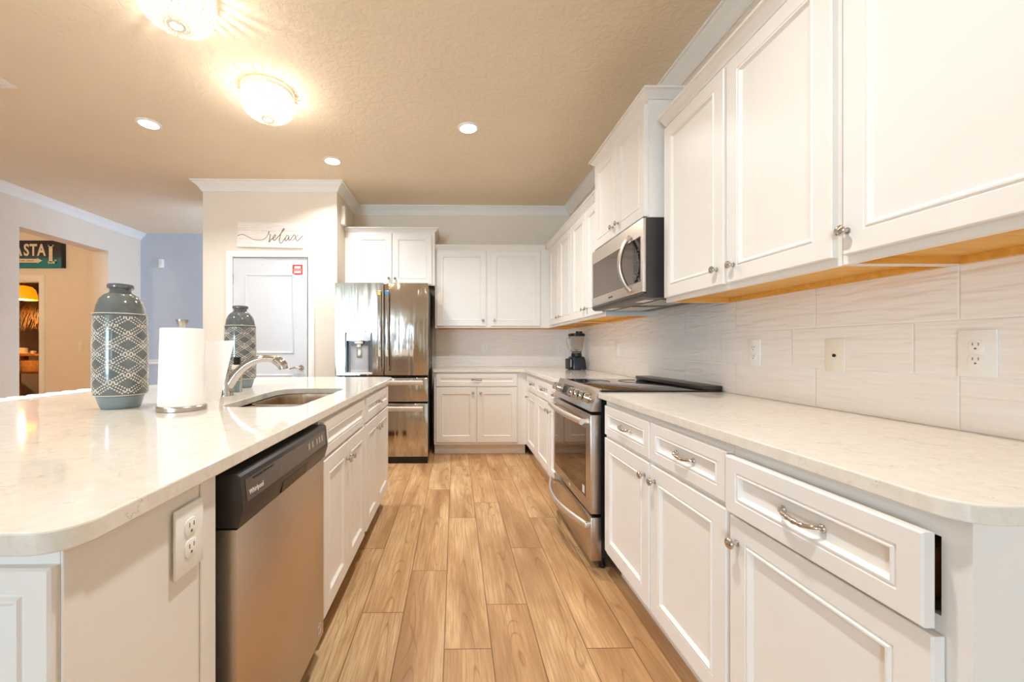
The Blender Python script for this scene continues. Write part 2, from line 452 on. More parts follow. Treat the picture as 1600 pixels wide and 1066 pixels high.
# hall beyond
bm = BM(); box(bm, XL, -1.1, 6.0, 6.1, 0, CE); struct('wall_hall', bm, M['wallg'])
bm = BM(); box(bm, -1.22, -1.12, YB+0.1, 6.0, 0, 0.5); box(bm, -1.22, -1.12, YB+0.1, 6.0, 2.65, CE); struct('wall_entry', bm, M['wallg'])
# left wall with the wide opening
OY0, OY1, OZ, WT = 4.35, 5.45, 2.447, 0.21
bm = BM()
box(bm, XL-WT, XL, YF, OY0, 0, CE); box(bm, XL-WT, XL, OY1, 6.1, 0, CE); box(bm, XL-WT, XL, OY0, OY1, OZ, CE)
struct('wall_left', bm, M['wall'])
# wall behind the camera with a glazed opening
bm = BM(); box(bm, XL, -4.58, YF-0.1, YF, 0, CE); box(bm, -2.72, -1.15, YF-0.1, YF, 0, CE); box(bm, -0.75, XR, YF-0.1, YF, 0, CE); box(bm, -4.58, -2.72, YF-0.1, YF, 2.42, CE); box(bm, -1.15, -0.75, YF-0.1, YF, 0, 0.65); box(bm, -1.15, -0.75, YF-0.1, YF, 2.25, CE)  # the narrow second opening is added for the streak light
struct('wall_front', bm, M['wall'])
# side room with the doorway to the bar
SY = 5.62
BX0, BX1, BT = -6.50, -5.765, 2.075
bm = BM()
box(bm, -8.1, BX0, SY, SY+0.1, 0, CE); box(bm, BX1, XL-WT, SY, SY+0.1, 0, CE); box(bm, BX0, BX1, SY, SY+0.1, BT, CE)
struct('wall_side_room', bm, M['wall'])
bm = BM(); box(bm, -8.2, -8.1, 2.4, 8.1, 0, CE); struct('wall_side_room_end', bm, M['wall'])
bm = BM(); box(bm, -8.1, XL-WT, 2.4, 2.5, 0, CE); struct('wall_side_room_near', bm, M['wall'])
bm = BM(); box(bm, -8.1, XL-WT-0.02, 8.0, 8.1, 0, CE); box(bm, XL-WT-0.12, XL-WT-0.02, SY+0.1, 8.0, 0, CE); struct('wall_bar', bm, M['darkwall'])

CROWN = [(0, CE), (0, CE-0.098), (0.010, CE-0.098), (0.010, CE-0.088), (0.018, CE-0.082), (0.022, CE-0.070), (0.034, CE-0.052),
         (0.052, CE-0.036), (0.066, CE-0.026), (0.072, CE-0.016), (0.084, CE-0.013), (0.084, CE)]
bm = BM(); sweep(bm, CROWN, [(PX0, YB+0.1), (PX0, PY), (PX1, PY), (PX1, YB), (XR, YB), (XR, YF)][::1], 1)
struct('trim_1', bm, M['trim'])
bm = BM(); sweep(bm, CROWN, [(XL, YF), (XL, 6.0)], 1); struct('trim_2', bm, M['trim'])
# chair rail on the hall wall
bm = BM(); sweep(bm, [(0, 0.90), (0.012, 0.90), (0.018, 0.915), (0.012, 0.93), (0.026, 0.95), (0.026, 0.965), (0, 0.968)], [(XL, 6.0), (-1.22, 6.0)], 1)
struct('trim_3', bm, M['trim'])
BASE = [(0, 0), (0.014, 0), (0.014, 0.10), (0.008, 0.125), (0, 0.13)]
bm = BM(); sweep(bm, BASE, [(XL, 6.0), (-1.22, 6.0)], 1); struct('baseboard_hall', bm, M['trim'])
bm = BM(); sweep(bm, BASE, [(XL, YF), (XL, OY0)], 1); struct('baseboard_left', bm, M['trim'])
bm = BM(); sweep(bm, BASE, [(PX0, YB+0.1), (PX0, PY), (DA-0.08, PY)], 1); struct('baseboard_pantry', bm, M['trim'])
bm = BM(); sweep(bm, BASE, [(XR, 0.5), (XR, YF)], 1); struct('baseboard_right', bm, M['trim'])
bm = BM(); sweep(bm, BASE, [(BX1+0.09, SY), (XL-WT, SY)], 1); struct('baseboard_side_room', bm, M['trim'])
# glazed patio frame behind the camera
bm = BM()
for x in (-4.58, -3.69, -2.80): box(bm, x, x+0.08, YF-0.08, YF-0.02, 0, 2.4)
box(bm, -4.58, -2.72, YF-0.08, YF-0.02, 2.34, 2.42); box(bm, -4.58, -2.72, YF-0.08, YF-0.02, 0, 0.08)
struct('window_1', bm, M['trim'])

# backsplash tiles
TT = 0.008
bm = BM(); box(bm, XR-TT, XR, 0.30, YB, 0.9145, 1.40); struct('wall_tile_right', bm, M['tile_r'])
bm = BM(); box(bm, -0.235, XR-TT, YB-TT, YB, 0.9145, 1.40); struct('wall_tile_back', bm, M['tile_b'])

# ------------------------------------------------------------------ cabinet parts
def ring_rect(bm, w, h, ins, y):
    return [bm.verts.new(p) for p in ((ins, y, ins), (w-ins, y, ins), (w-ins, y, h-ins), (ins, y, h-ins))]
def door_bm(w, h, frame=0.055, t=0.019, drawer=False):
    """five-piece cabinet front: back at y=0, face at y=-t, inner moulding and recessed panel"""
    bm = BM()
    f = frame
    steps = [(0.0, 0.0), (0.0, -t+0.003), (0.003, -t), (f, -t), (f+0.002, -t+0.002), (f+0.005, -t+0.002), (f+0.008, -t-0.0015), (f+0.012, -t-0.0015),
             (f+0.017, -t+0.005), (f+0.021, -t+0.0085)]
    if drawer:
        steps = [(0.0, 0.0), (0.0, -t+0.003), (0.003, -t), (f, -t), (f+0.002, -t+0.003), (f+0.005, -t+0.003), (f+0.007, -t), (f+0.010, -t),
                 (f+0.015, -t+0.008), (f+0.018, -t+0.0095)]
    rings = [ring_rect(bm, w, h, i, y) for i, y in steps]
    for a, b in zip(rings, rings[1:]): bridge(bm, a, b)
    bm.faces.new(rings[0][::-1]); bm.faces.new(rings[-1])
    return bm
MY = Matrix.Rotation(PI/2, 4, 'X')   # lathe axis z -> -y
KNOB = None
def knob_mesh():
    bm = BM()
    lathe(bm, [(0, 0), (0.0085, 0), (0.0085, 0.002), (0.0055, 0.004), (0.0048, 0.012), (0.0065, 0.016), (0.0135, 0.0185), (0.0150, 0.022), (0.0138, 0.0255), (0.009, 0.028), (0, 0.029)], 20, mtx=MY)
    return mesh('knob', bm, M['chrome'], 50)
KNOB = knob_mesh()
def pull_mesh():
    bm = BM(); L = 0.048
    pts, rs = [], []
    for i in range(41):
        t = i/40.0; x = -L+2*L*t
        y = -0.004-0.024*math.sin(PI*t)**0.55
        pts.append((x, y, 0.006*math.sin(2*PI*t)*0.5)); rs.append(0.0042+0.0016*math.sin(PI*t)+0.0007*math.sin(t*2*PI*7)*(1 if 0.2 < t < 0.8 else 0))
    tube(bm, pts, rs, 10)
    for s in (-1, 1):
        lathe(bm, [(0, 0), (0.0085, 0), (0.0085, 0.002), (0.006, 0.006), (0, 0.007)], 16, c=(s*L, 0, 0), mtx=MY)
    return mesh('handle', bm, M['chrome'], 50)
PULL = pull_mesh()

CABCROWN = [(0.0, 0.0), (0.006, 0.0), (0.010, 0.008), (0.018, 0.014), (0.030, 0.028), (0.036, 0.034), (0.044, 0.036), (0.044, 0.046), (0.0, 0.046)]
def cabinet(name, label, cat, loc, rotz, w, h, d, fronts, upper=False, toe=0.115, crown=None, group=None, cut=None, open_left=False):
    """facing local -y, face frame at y=0, body to y=d.  loc = lower corner of the face at its viewer-left end"""
    t = thing(name, label, cat, loc, rotz, group)
    d -= 0.003
    bm = BM()
    if upper:
        lip = 0.022
        box(bm, 0, w, 0, d, lip, h)
        box(bm, 0, w, 0, 0.018, 0, lip)
        box(bm, 0, 0.014, 0.018, d, 0, lip); box(bm, w-0.014, w, 0.018, d, 0, lip)
        if cut: pass
        obj('carcass', bm, M['cab'], t, smooth=0)
        bm = BM(); e = 0.0015
        box(bm, 0.014, w-0.014, 0.018, d-0.016, lip-e, lip)
        box(bm, 0.014, 0.014+e, 0.018, d-0.016, 0.001, lip-e); box(bm, w-0.014-e, w-0.014, 0.018, d-0.016, 0.001, lip-e)
        box(bm, 0.014, w-0.014, d-0.016, d, 0.0, lip)
        obj('bottom_panel', bm, M['wood_under'], t, smooth=0)['label'] = 'unpainted golden maple underside'
    else:
        if cut:      # open drawer: leave a cavity
            cx0, cx1, cz0, cz1, cd = cut
            box(bm, 0, cx0, 0, d, toe, h); box(bm, cx1, w, 0, d, toe, h)
            box(bm, cx0, cx1, 0, d, toe, cz0); box(bm, cx0, cx1, 0, d, cz1, h); box(bm, cx0, cx1, cd, d, cz0, cz1)
        else:
            box(bm, 0, w, 0, d, toe, h)
        obj('carcass', bm, M['cab'], t, smooth=0)
        bm = BM(); box(bm, 0, w, 0.075, d, 0, toe)
        if toe: obj('toe_kick', bm, M['cab'], t, smooth=0)
    for f in fronts:
        kind, x0, x1, z0, z1 = f[:5]
        pull = f[5] if len(f) > 5 else None
        out = f[6] if len(f) > 6 else 0.0
        if kind == 'door':
            o = obj('door', door_bm(x1-x0, z1-z0), M['cab'], t, (x0, -out, z0))
            if pull: obj('knob', KNOB, None, o, (pull[0]-x0, -0.019, pull[1]-z0))
        else:
            o = obj('drawer', door_bm(x1-x0, z1-z0, 0.037, drawer=True), M['cab'], t, (x0, -out, z0))
            if pull: obj('handle', PULL, None, o, ((x1-x0)/2, -0.0095, (z1-z0)/2), (0, 0, 0))
            if out:
                bm = BM(); box(bm, 0.03, x1-x0-0.022, 0.0, 0.40, 0.018, z1-z0-0.035)
                obj('drawer_box', bm, M['drawerwood'], o)['label'] = 'brown wooden drawer box showing at the gap'
                bm = BM(); box(bm, x1-x0-0.022, x1-x0-0.014, 0.004, 0.40, 0.022, 0.034)
                obj('runner', bm, M['nickel'], o)
    if crown:
        bm = BM(); sweep(bm, [(o, z+h) for o, z in CABCROWN], crown, 1)
        obj('crown_moulding', bm, M['cab'], t)
    return t

RW = -PI/2
XU = 1.065           # upper face frame
ZU = 1.368; HU = 0.886
def yl(y0): return lambda y: y0-y
# --- uppers, right wall
Y0 = 1.990; L = yl(Y0)
UZ0, UZ1 = 0.022, 0.868
dU = XR-XU
cabinet('upper_cabinet', 'white two-door upper cabinet between the microwave and the largest upper door', 'cabinet', (XU, Y0, ZU), RW, 0.912, HU, dU,
        [('door', L(1.978), L(1.536), UZ0, UZ1, (L(1.575), 0.085)), ('door', L(1.520), L(1.090), UZ0, UZ1, (L(1.480), 0.085))], True, crown=[(0, 0), (0.912, 0)])
Y0 = 1.076; L = yl(Y0)
cabinet('upper_cabinet', 'white single-door upper cabinet with the largest door, above the end of the long counter', 'cabinet', (XU, Y0, ZU), RW, 0.49, HU, dU,
        [('door', L(1.060), L(0.600), UZ0, UZ1, (L(1.045), 0.085))], True, crown=[(0, 0), (0.49, 0), (0.49, dU-0.004)])
Y0 = 3.570; L = yl(Y0)
cabinet('upper_cabinet', 'white two-door upper cabinet beside the microwave on the side towards the corner', 'cabinet', (XU, Y0, ZU), RW, 0.770, HU, dU,
        [('door', L(3.556), L(3.182), UZ0, UZ1, (L(3.225), 0.085)), ('door', L(3.176), L(2.812), UZ0, UZ1, (L(3.135), 0.085))], True, crown=[(0, 0), (0.770, 0)])
YUB = 4.505
Y0 = YUB-0.001; L = yl(Y0)
cabinet('upper_cabinet', 'white two-door upper cabinet on the range wall tucked into the corner above the blender', 'cabinet', (XU, Y0, ZU), RW, Y0-3.572, HU, dU,
        [('door', L(4.400), L(3.990), UZ0, UZ1, (L(4.035), 0.085)), ('door', L(3.983), L(3.588), UZ0, UZ1, (L(3.938), 0.085))], True, crown=[(0.002, 0), (Y0-3.572, 0)])
# above the microwave
Y0 = 2.797; L = yl(Y0); XM = 1.0; wM = 0.762
cabinet('upper_cabinet', 'short deep white two-door cabinet directly above the microwave', 'cabinet', (XM, Y0, 1.815), RW, wM, 0.605, XR-XM,
        [('door', 0.016, 0.379, 0.010, 0.592, (0.340, 0.075)), ('door', 0.383, 0.746, 0.010, 0.592, (0.420, 0.075))], True,
        crown=[(0, XR-XM-0.004), (0, 0), (wM, 0), (wM, XR-XM-0.004)])
# back wall uppers
cabinet('upper_cabinet', 'white two-door upper cabinet on the end wall beside the refrigerator cabinet', 'cabinet', (-0.225, YUB, ZU), 0, XR+0.222, HU, YB-YUB,
        [('door', 0.018, 0.578, UZ0, UZ1, (0.540, 0.085)), ('door', 0.628, 1.190, UZ0, UZ1, (0.668, 0.085))], True, crown=[(0, 0), (XU+0.225-0.046, 0)])
cabinet('upper_cabinet', 'white two-door cabinet above the stainless refrigerator', 'cabinet', (PX1+0.002, 4.43, 1.835), 0, 0.992, 0.590, YB-4.43,
        [('door', 0.115, 0.518, 0.010, 0.570, (0.488, 0.075)), ('door', 0.524, 0.960, 0.010, 0.570, (0.556, 0.075))], True,
        crown=[(0, 0), (0.992, 0), (0.992, YB-4.434)])

# --- bases, right wall
XF = 0.758
HB = 0.883
DRZ0, DRZ1, DOZ0, DOZ1 = 0.715, 0.858, 0.142, 0.700
Y0 = 1.979; L = yl(Y0); dB = XR-XF
cabinet('base_cabinet', 'white base cabinet with two drawers over two doors beside the range', 'cabinet', (XF, Y0, 0), RW, 0.911, HB, dB,
        [('drawer', L(1.956), L(1.509), DRZ0, DRZ1, True), ('drawer', L(1.496), L(1.075), DRZ0, DRZ1, True),
         ('door', L(1.956), L(1.509), DOZ0, DOZ1, (L(1.541), 0.645)), ('door', L(1.496), L(1.075), DOZ0, DOZ1, (L(1.461), 0.645))])
Y0 = 1.066; L = yl(Y0)
cabinet('base_cabinet', 'white base cabinet at the counter end with its drawer left slightly open', 'cabinet', (XF, Y0, 0), RW, 0.495, HB, dB,
        [('drawer', L(1.058), L(0.606), DRZ0-0.010, DRZ1-0.004, True, 0.014), ('door', L(1.058), L(0.603), DOZ0, DOZ1-0.006, (L(1.028), 0.630), 0.002)],
        cut=(0.03, 1.066-0.6085, 0.722, 0.846, 0.5))
# far side of the range
Y0 = 3.615; L = yl(Y0)
cabinet('base_cabinet', 'white base cabinet with two drawers between the range and the corner cabinet', 'cabinet', (XF, Y0, 0), RW, 3.615-2.802, HB, dB,
        [('drawer', L(3.600), L(3.125), DRZ0, DRZ1, True), ('drawer', L(3.112), L(2.815), DRZ0, DRZ1, True),
         ('door', L(3.600), L(3.125), DOZ0, DOZ1, (L(3.165), 0.645)), ('door', L(3.112), L(2.815), DOZ0, DOZ1, (L(3.072), 0.645))])
YBB = 4.225
Y0 = YBB-0.001; L = yl(Y0)
cabinet('base_cabinet', 'narrow white base cabinet in the corner below the blender', 'cabinet', (XF, Y0, 0), RW, Y0-3.617, HB, dB,
        [('drawer', L(4.085), L(3.628), DRZ0, DRZ1, True), ('door', L(4.085), L(3.628), DOZ0, DOZ1, (L(4.035), 0.645))])
cabinet('base_cabinet', 'wide white two-door base cabinet on the end wall beside the refrigerator', 'cabinet', (-0.222, YBB, 0), 0, XF+0.222, HB, YB-YBB,
        [('drawer', 0.020, 0.880, 0.735, 0.868, True), ('door', 0.020, 0.447, 0.142, 0.722, (0.412, 0.665)), ('door', 0.455, 0.880, 0.142, 0.722, (0.492, 0.665))])

# ------------------------------------------------------------------ counters
CT, CB = 0.914, 0.884
def counter(name, poly, label, hole=None):
    bm = BM()
    def loop(pts): return [bm.verts.new((x, y, CT)) for x, y in pts]
    o = loop(poly); es = [bm.edges.new((o[i], o[(i+1) % len(o)])) for i in range(len(o))]
    if hole:
        hl = loop(hole); es += [bm.edges.new((hl[i], hl[(i+1) % len(hl)])) for i in range(len(hl))]
    bmesh.ops.triangle_fill(bm, use_beauty=True, use_dissolve=False, edges=es)
    top = list(bm.faces)
    r = bmesh.ops.extrude_face_region(bm, geom=top)
    vs = [g for g in r['geom'] if isinstance(g, bmesh.types.BMVert)]
    bmesh.ops.translate(bm, verts=vs, vec=(0, 0, CB-CT))
    bmesh.ops.recalc_face_normals(bm, faces=bm.faces)
    es = [e for e in bm.edges if len(e.link_faces) == 2 and e.calc_face_angle() > 1.2]
    bmesh.ops.bevel(bm, geom=es, offset=0.003, segments=2, affect='EDGES', profile=0.5)
    return tag(obj(name, bm, M['quartz'], smooth=20), label, 'countertop')
XC = 0.730; XT = XR-0.001
counter('countertop', [(XT, 2.022), (XC, 2.022)] + arc(XC+0.055, 0.556+0.055, 0.055, 180, 270, 8) + [(XT, 0.556)],
        'cream quartz countertop with a rounded corner running from the range to the open end')
counter('countertop', [(XT, 2.802), (XT, YB-0.001), (-0.232, YB-0.001), (-0.232, 4.195), (0.66, 4.195)] + arc(0.66, 4.125, 0.07, 90, 0, 4) + [(XC, 2.802)],
        'cream quartz corner countertop carrying the blender')
XI = -0.477; IX0 = -1.852; IY0, IY1 = 0.494, 3.13
sink_hole = arc(-0.655, 1.585, 0.045, 0, -90, 5) + arc(-0.86, 1.60, 0.06, -90, -180, 6)[0:0] + arc(-0.84, 1.62, 0.08, 270, 180, 6) + \
            [(-0.935, 1.80), (-0.950, 1.95)] + arc(-0.84, 2.13, 0.118, 175, 90, 8) + arc(-0.655, 2.203, 0.045, 90, 0, 5)
counter('island_countertop', arc(XI-0.05, IY0+0.05, 0.05, 0, -90, 8) + arc(IX0+0.07, IY0+0.07, 0.07, -90, -180, 8) + arc(IX0+0.07, IY1-0.07, 0.07, 180, 90, 8)
        + arc(XI-0.11, IY1-0.11, 0.11, 90, 0, 8), 'broad cream quartz island top holding the sink and two vases', sink_hole)

# ------------------------------------------------------------------ island base
XIF = -0.503
def li(y0): return lambda y: y-y0
RI = PI/2
bm = BM()
tI = thing('island_end_panel', 'white island end panel with an outlet beside the dishwasher', 'cabinet panel', (0, 0, 0))
box(bm, -1.20, XIF, 0.515, 0.838, 0.0, HB); obj('panel', bm, M['cab'], tI, smooth=0)
bm = BM(); box(bm, XIF, XIF+0.004, 0.515, 0.545, 0.0, HB, 0.001, 1); obj('corner_stile', bm, M['cab'], tI, smooth=0)
bm = BM(); box(bm, XIF, XIF+0.004, 0.790, 0.838, 0.0, HB, 0.001, 1); obj('edge_stile', bm, M['cab'], tI, smooth=0)
obj('end_door_panel', door_bm(0.69, 0.845, 0.030, 0.012), M['cab'], tI, (-1.195, 0.515, 0.02))
bm = BM(); box(bm, -1.22, -1.20, 0.515, 2.915, 0, HB); obj('seating_side_panel', bm, M['cab'], tI, smooth=0)
Y0 = 1.470; L = li(Y0)
# sink base: shallow body so that the bowls hang free behind it
t = thing('base_cabinet', 'white island sink cabinet with a false drawer front beside the dishwasher', 'cabinet', (XIF, Y0, 0), RI)
wS = 2.163-1.470
bm = BM()
box(bm, 0, wS, 0, 0.02, 0.115, HB); box(bm, 0, wS, 0.02, 0.69, 0.115, 0.60); box(bm, 0, 0.018, 0.02, 0.69, 0.60, HB); box(bm, wS-0.01, wS, 0.02, 0.09, 0.60, HB)
obj('carcass', bm, M['cab'], t, smooth=0)
bm = BM(); box(bm, 0, wS, 0.075, 0.69, 0, 0.115); obj('toe_kick', bm, M['darkwood'], t, smooth=0)
obj('false_front', door_bm(L(2.141)-L(1.482), 0.132, 0.035, drawer=True), M['cab'], t, (L(1.482), 0, 0.733))
o = obj('door', door_bm(L(1.805)-L(1.482), 0.586), M['cab'], t, (L(1.482), 0, 0.134)); obj('knob', KNOB, None, o, (L(1.778)-L(1.482), -0.019, 0.512))
o = obj('door', door_bm(L(2.141)-L(1.811), 0.586), M['cab'], t, (L(1.811), 0, 0.134)); obj('knob', KNOB, None, o, (L(1.846)-L(1.811), -0.019, 0.512))
Y0 = 2.165; L = li(Y0)
cabinet('base_cabinet', 'white island cabinet with one small drawer at the end facing the refrigerator', 'cabinet', (XIF, Y0, 0), RI, 2.923-2.165, HB, 0.05,
        [('drawer', L(2.188), L(2.888), 0.733, 0.865, True), ('door', L(2.188), L(2.494), 0.134, 0.720, (L(2.470), 0.648)), ('door', L(2.500), L(2.888), 0.134, 0.720, (L(2.534), 0.648))], toe=0.115)
o = bpy.data.objects['base_cabinet.006'] if 'base_cabinet.006' in bpy.data.objects else None
for c in [c for c in COL.objects if c.parent and c.name.startswith('carcass') and c.parent.get('label', '').startswith('white island cabinet')]:
    bm = BM(); box(bm, 0, 0.758, 0, 0.02, 0.115, HB); box(bm, 0, 0.758, 0.02, 0.69, 0.115, 0.60); box(bm, 0.15, 0.758, 0.02, 0.69, 0.60, HB)
    c.data = mesh('carcass', bm, M['cab'], 0)
for c in [c for c in COL.objects if c.parent and c.name.startswith('toe_kick') and c.parent.get('label', '').startswith('white island cabinet')]:
    bm = BM(); box(bm, 0, 0.758, 0.075, 0.69, 0, 0.115); c.data = mesh('toe_kick', bm, M['darkwood'], 0)

# sink
t = thing('sink', 'stainless double-bowl sink set under the island top', 'sink', (0, 0, 0))
def bowl(poly, z0, z1):
    bm = BM()
    cxm = sum(p[0] for p in poly)/len(poly); cym = sum(p[1] for p in poly)/len(poly)
    def lp(k, z): return [bm.verts.new((cxm+(x-cxm)*k, cym+(y-cym)*k, z)) for x, y in poly]
    r = [lp(1.06, z1), lp(1.0, z1), lp(0.985, z1-0.02), lp(0.95, z0+0.03), lp(0.90, z0+0.006), lp(0.80, z0), lp(0.12, z0-0.004)]
    for a, b in zip(r, r[1:]): bridge(bm, a, b)
    bm.faces.new(r[-1])
    return bm
near = arc(-0.665, 1.60, 0.05, 0, -90, 5) + arc(-0.84, 1.63, 0.08, 270, 180, 6) + arc(-0.865, 1.74, 0.05, 180, 90, 4) + arc(-0.665, 1.74, 0.05, 90, 0, 4)
far = arc(-0.665, 1.875, 0.05, 0, -90, 4) + arc(-0.88, 1.875, 0.05, 270, 180, 4) + arc(-0.83, 2.135, 0.11, 180, 90, 8) + arc(-0.665, 2.195, 0.05, 90, 0, 5)
obj('bowl', bowl(near, 0.70, CB-0.001), M['steel_sink'], t); obj('bowl', bowl(far, 0.66, CB-0.001), M['steel_sink'], t)
for (x, y, z) in ((-0.76, 1.67, 0.698), (-0.78, 2.04, 0.658)):
    bm = BM(); lathe(bm, [(0, 0), (0.012, 0), (0.03, 0.001), (0.04, 0.004), (0.042, 0.002), (0.042, 0.0)], 24, c=(x, y, z)); obj('drain', bm, M['chrome'], t)

# faucet
t = thing('faucet', 'chrome single-lever pull-out faucet behind the island sink', 'faucet', (-1.085, 1.905, CT))
bm = BM(); lathe(bm, [(0, 0), (0.031, 0), (0.031, 0.006), (0.029, 0.010), (0.030, 0.05), (0.027, 0.085), (0.020, 0.115), (0.011, 0.13), (0, 0.134)], 28)
obj('body', bm, M['chrome'], t)
bm = BM()
pts = spline([(-0.005, 0, 0.02), (0.016, 0, 0.055), (0.05, 0, 0.105), (0.098, 0, 0.148), (0.150, 0, 0.171), (0.200, 0, 0.176), (0.238, 0, 0.168), (0.262, 0, 0.150)], 6)
n = len(pts); tube(bm, pts, [0.024-0.0075*min(1, i/(n*0.55)) + (0.006*max(0, (i-n*0.6)/(n*0.4))) for i in range(n)], 18)
obj('spout', bm, M['chrome'], t)
bm = BM(); pts = spline([(0.228, 0, 0.173), (0.250, 0, 0.160), (0.266, 0, 0.142), (0.270, 0, 0.126)], 5)
tube(bm, pts, [0.020, 0.0215, 0.0225, 0.023, 0.0235] + [0.024]*(len(pts)-6) + [0.020], 18); obj('spray_head', bm, M['chrome'], t)
bm = BM(); tube(bm, spline([(-0.004, 0.0, 0.105), (-0.012, 0.004, 0.150), (-0.010, 0.010, 0.185), (0.0, 0.02, 0.205)], 5), [0.014]*8+[0.011]*8, 14, flat=0.7); obj('lever', bm, M['chrome'], t)

# ------------------------------------------------------------------ dishwasher
t = thing('dishwasher', 'stainless dishwasher with a dark control panel at the island end', 'dishwasher', (0, 0, 0))
DY0, DY1 = 0.880, 1.457
bm = BM(); box(bm, -1.19, -0.545, 0.850, 1.460, 0.10, 0.872); obj('tub', bm, M['black'], t, smooth=0)
bm = BM(); box(bm, -0.540, -0.478, DY0, DY1, 0.105, 0.741, 0.004); obj('door', bm, M['steel_dw'], t)
bm = BM(); prism(bm, [(-0.545, 0.745), (-0.545, 0.862), (-0.476, 0.862), (-0.470, 0.857), (-0.4635, 0.785), (-0.4745, 0.745)], DY0-0.002, DY1+0.002, 0.0015, 'y')
cp = obj('control_panel', bm, M['dark'], t)
# the strip of buttons on the leaning face, slightly proud
def dwp(y, z):  # point on the leaning upper face
    k = (z-0.785)/(0.857-0.785); return (-0.4635+(-0.470+0.4635)*k, y, z)
bm = BM()
def pane(bm, y0, y1, z0, z1, o=0.0012):
    q = [dwp(y0, z0), dwp(y1, z0), dwp(y1, z1), dwp(y0, z1)]
    a = [bm.verts.new((p[0]-0.001, p[1], p[2])) for p in q]; b = [bm.verts.new((p[0]+o, p[1], p[2])) for p in q]
    bridge(bm, a, b); bm.faces.new(b); bm.faces.new(a[::-1])
pane(bm, 0.895, 1.432, 0.796, 0.846); obj('fascia', bm, mat('satin_grey_fascia', rgb(104, 94, 86), 0.22, 0.5), cp)
for y in (1.27, 1.30, 1.34, 1.365, 1.39):
    bm = BM(); pane(bm, y, y+0.016, 0.815, 0.835, 0.0022); obj('button', bm, M['nickel'], cp)
bm = BM()
for i in range(6): pane(bm, 0.93+i*0.018, 0.944+i*0.018, 0.838, 0.842, 0.0022)
obj('indicator_row', bm, M['black'], cp)
lg = text('badge', 'Whirlpool', 0.016, M['logo'], cp, (-0.4655, 0.935, 0.815), (PI/2, 0, PI/2), 0.0004, 0.0003)
lg.rotation_euler = (PI/2-0.09, 0, PI/2); lg.location = (-0.4645, 0.940, 0.813)
bm = BM(); prism(bm, [(-0.4775, 0.748), (-0.4700, 0.748), (-0.4640, 0.779), (-0.4775, 0.779)], 1.085, 1.262, 0, 'y'); obj('handle_pocket', bm, M['black'], cp)
bm = BM(); lathe(bm, [(0.015, 0), (0.018, 0), (0.018, 0.0008), (0.015, 0.0008), (0.015, 0)], 28, mtx=Matrix.Rotation(PI/2, 4, 'Y'))
box(bm, 0, 0.0008, -0.006, -0.003, -0.010, 0.008); box(bm, 0, 0.0008, 0.002, 0.005, -0.008, 0.010)
obj('round_badge', bm, M['logo'], t, (-0.4779, 1.412, 0.150))
bm = BM(); box(bm, -0.60, -0.565, 0.86, 1.455, 0.0, 0.10); obj('kick_plate', bm, M['black'], t, smooth=0)

# ------------------------------------------------------------------ range
t = thing('range', 'stainless slide-in electric range with a black glass top below the microwave', 'range', (0, 0, 0))
RY0, RY1 = 2.032, 2.792
bm = BM(); box(bm, 0.752, 1.36, RY0+0.004, RY1-0.004, 0.06, 0.905); obj('body', bm, M['black'], t, smooth=0)
bm = BM(); box(bm, 0.695, 0.751, RY0, RY1, 0.285, 0.796, 0.004); dr = obj('oven_door', bm, M['steel'], t)
bm = BM(); box(bm, 0.6935, 0.697, RY0+0.075, RY1-0.045, 0.345, 0.715, 0.001, 1); obj('oven_window', bm, M['ovenglass'], dr)
bm = BM()
pts = [(0.660-0.020*math.sin(PI*i/24), RY0+0.035+(RY1-RY0-0.07)*i/24, 0.755) for i in range(25)]
tube(bm, pts, 0.0135, 12, flat=1.25, up=(0, 0, 1))
for y in (RY0+0.05, RY1-0.05): box(bm, 0.658, 0.697, y-0.012, y+0.012, 0.745, 0.766, 0.003)
obj('door_handle', bm, M['steel_light'], dr)
text('badge', 'LG', 0.020, M['logo'], dr, (0.6945, 2.40, 0.315), (PI/2, 0, -PI/2), 0.0006)
bm = BM(); box(bm, 0.6925, 0.6935, RY0+0.09, RY0+0.125, 0.36, 0.40); obj('sticker', bm, M['logo'], dr)
bm = BM(); box(bm, 0.697, 0.752, RY0, RY1, 0.045, 0.268, 0.004); dw = obj('drawer', bm, M['steel'], t)
bm = BM()
pts = [(0.676-0.072*math.sin(PI*i/28), RY0+0.006+(RY1-RY0-0.012)*i/28, 0.226+0.0*i) for i in range(29)]
tube(bm, pts, 0.0125, 12, flat=1.5, up=(0, 0, 1))
for y in (RY0+0.012, RY1-0.012): box(bm, 0.668, 0.70, y-0.010, y+0.010, 0.212, 0.240, 0.003)
obj('drawer_handle', bm, M['steel_light'], dw)
prof = [(0.752, 0.812), (0.697, 0.812), (0.700, 0.822), (0.735, 0.922), (0.742, 0.930), (0.752, 0.930)]
bm = BM(); prism(bm, [(x, z) for x, z in prof], RY0, RY1, 0.0015, 'y'); cp = obj('control_panel', bm, M['steel'], t)
sl = math.atan2(0.035, 0.10)
def onp(y, k):  # point on the slanted face, k 0..1 upward
    return (0.700+0.035*k, y, 0.822+0.10*k)
km = None
for y in (2.748, 2.678, 2.375, 2.290, 2.205, 2.120):
    if km is None:
        bm = BM(); lathe(bm, [(0, 0), (0.029, 0), (0.029, 0.006), (0.0255, 0.010), (0.0245, 0.034), (0.022, 0.038), (0, 0.039)], 24)
        box(bm, -0.003, 0.003, -0.022, 0.022, 0.037, 0.042, 0.001, 1)
        km = mesh('knob', bm, M['chrome'], 40)
    p = onp(y, 0.5); o = obj('knob', km, None, cp, p, (0, -PI/2+sl, 0))
bm = BM()
a = [onp(2.43, 0.18), onp(2.63, 0.18), onp(2.63, 0.82), onp(2.43, 0.82)]
nx, nz = -0.1/0.106, 0.035/0.106
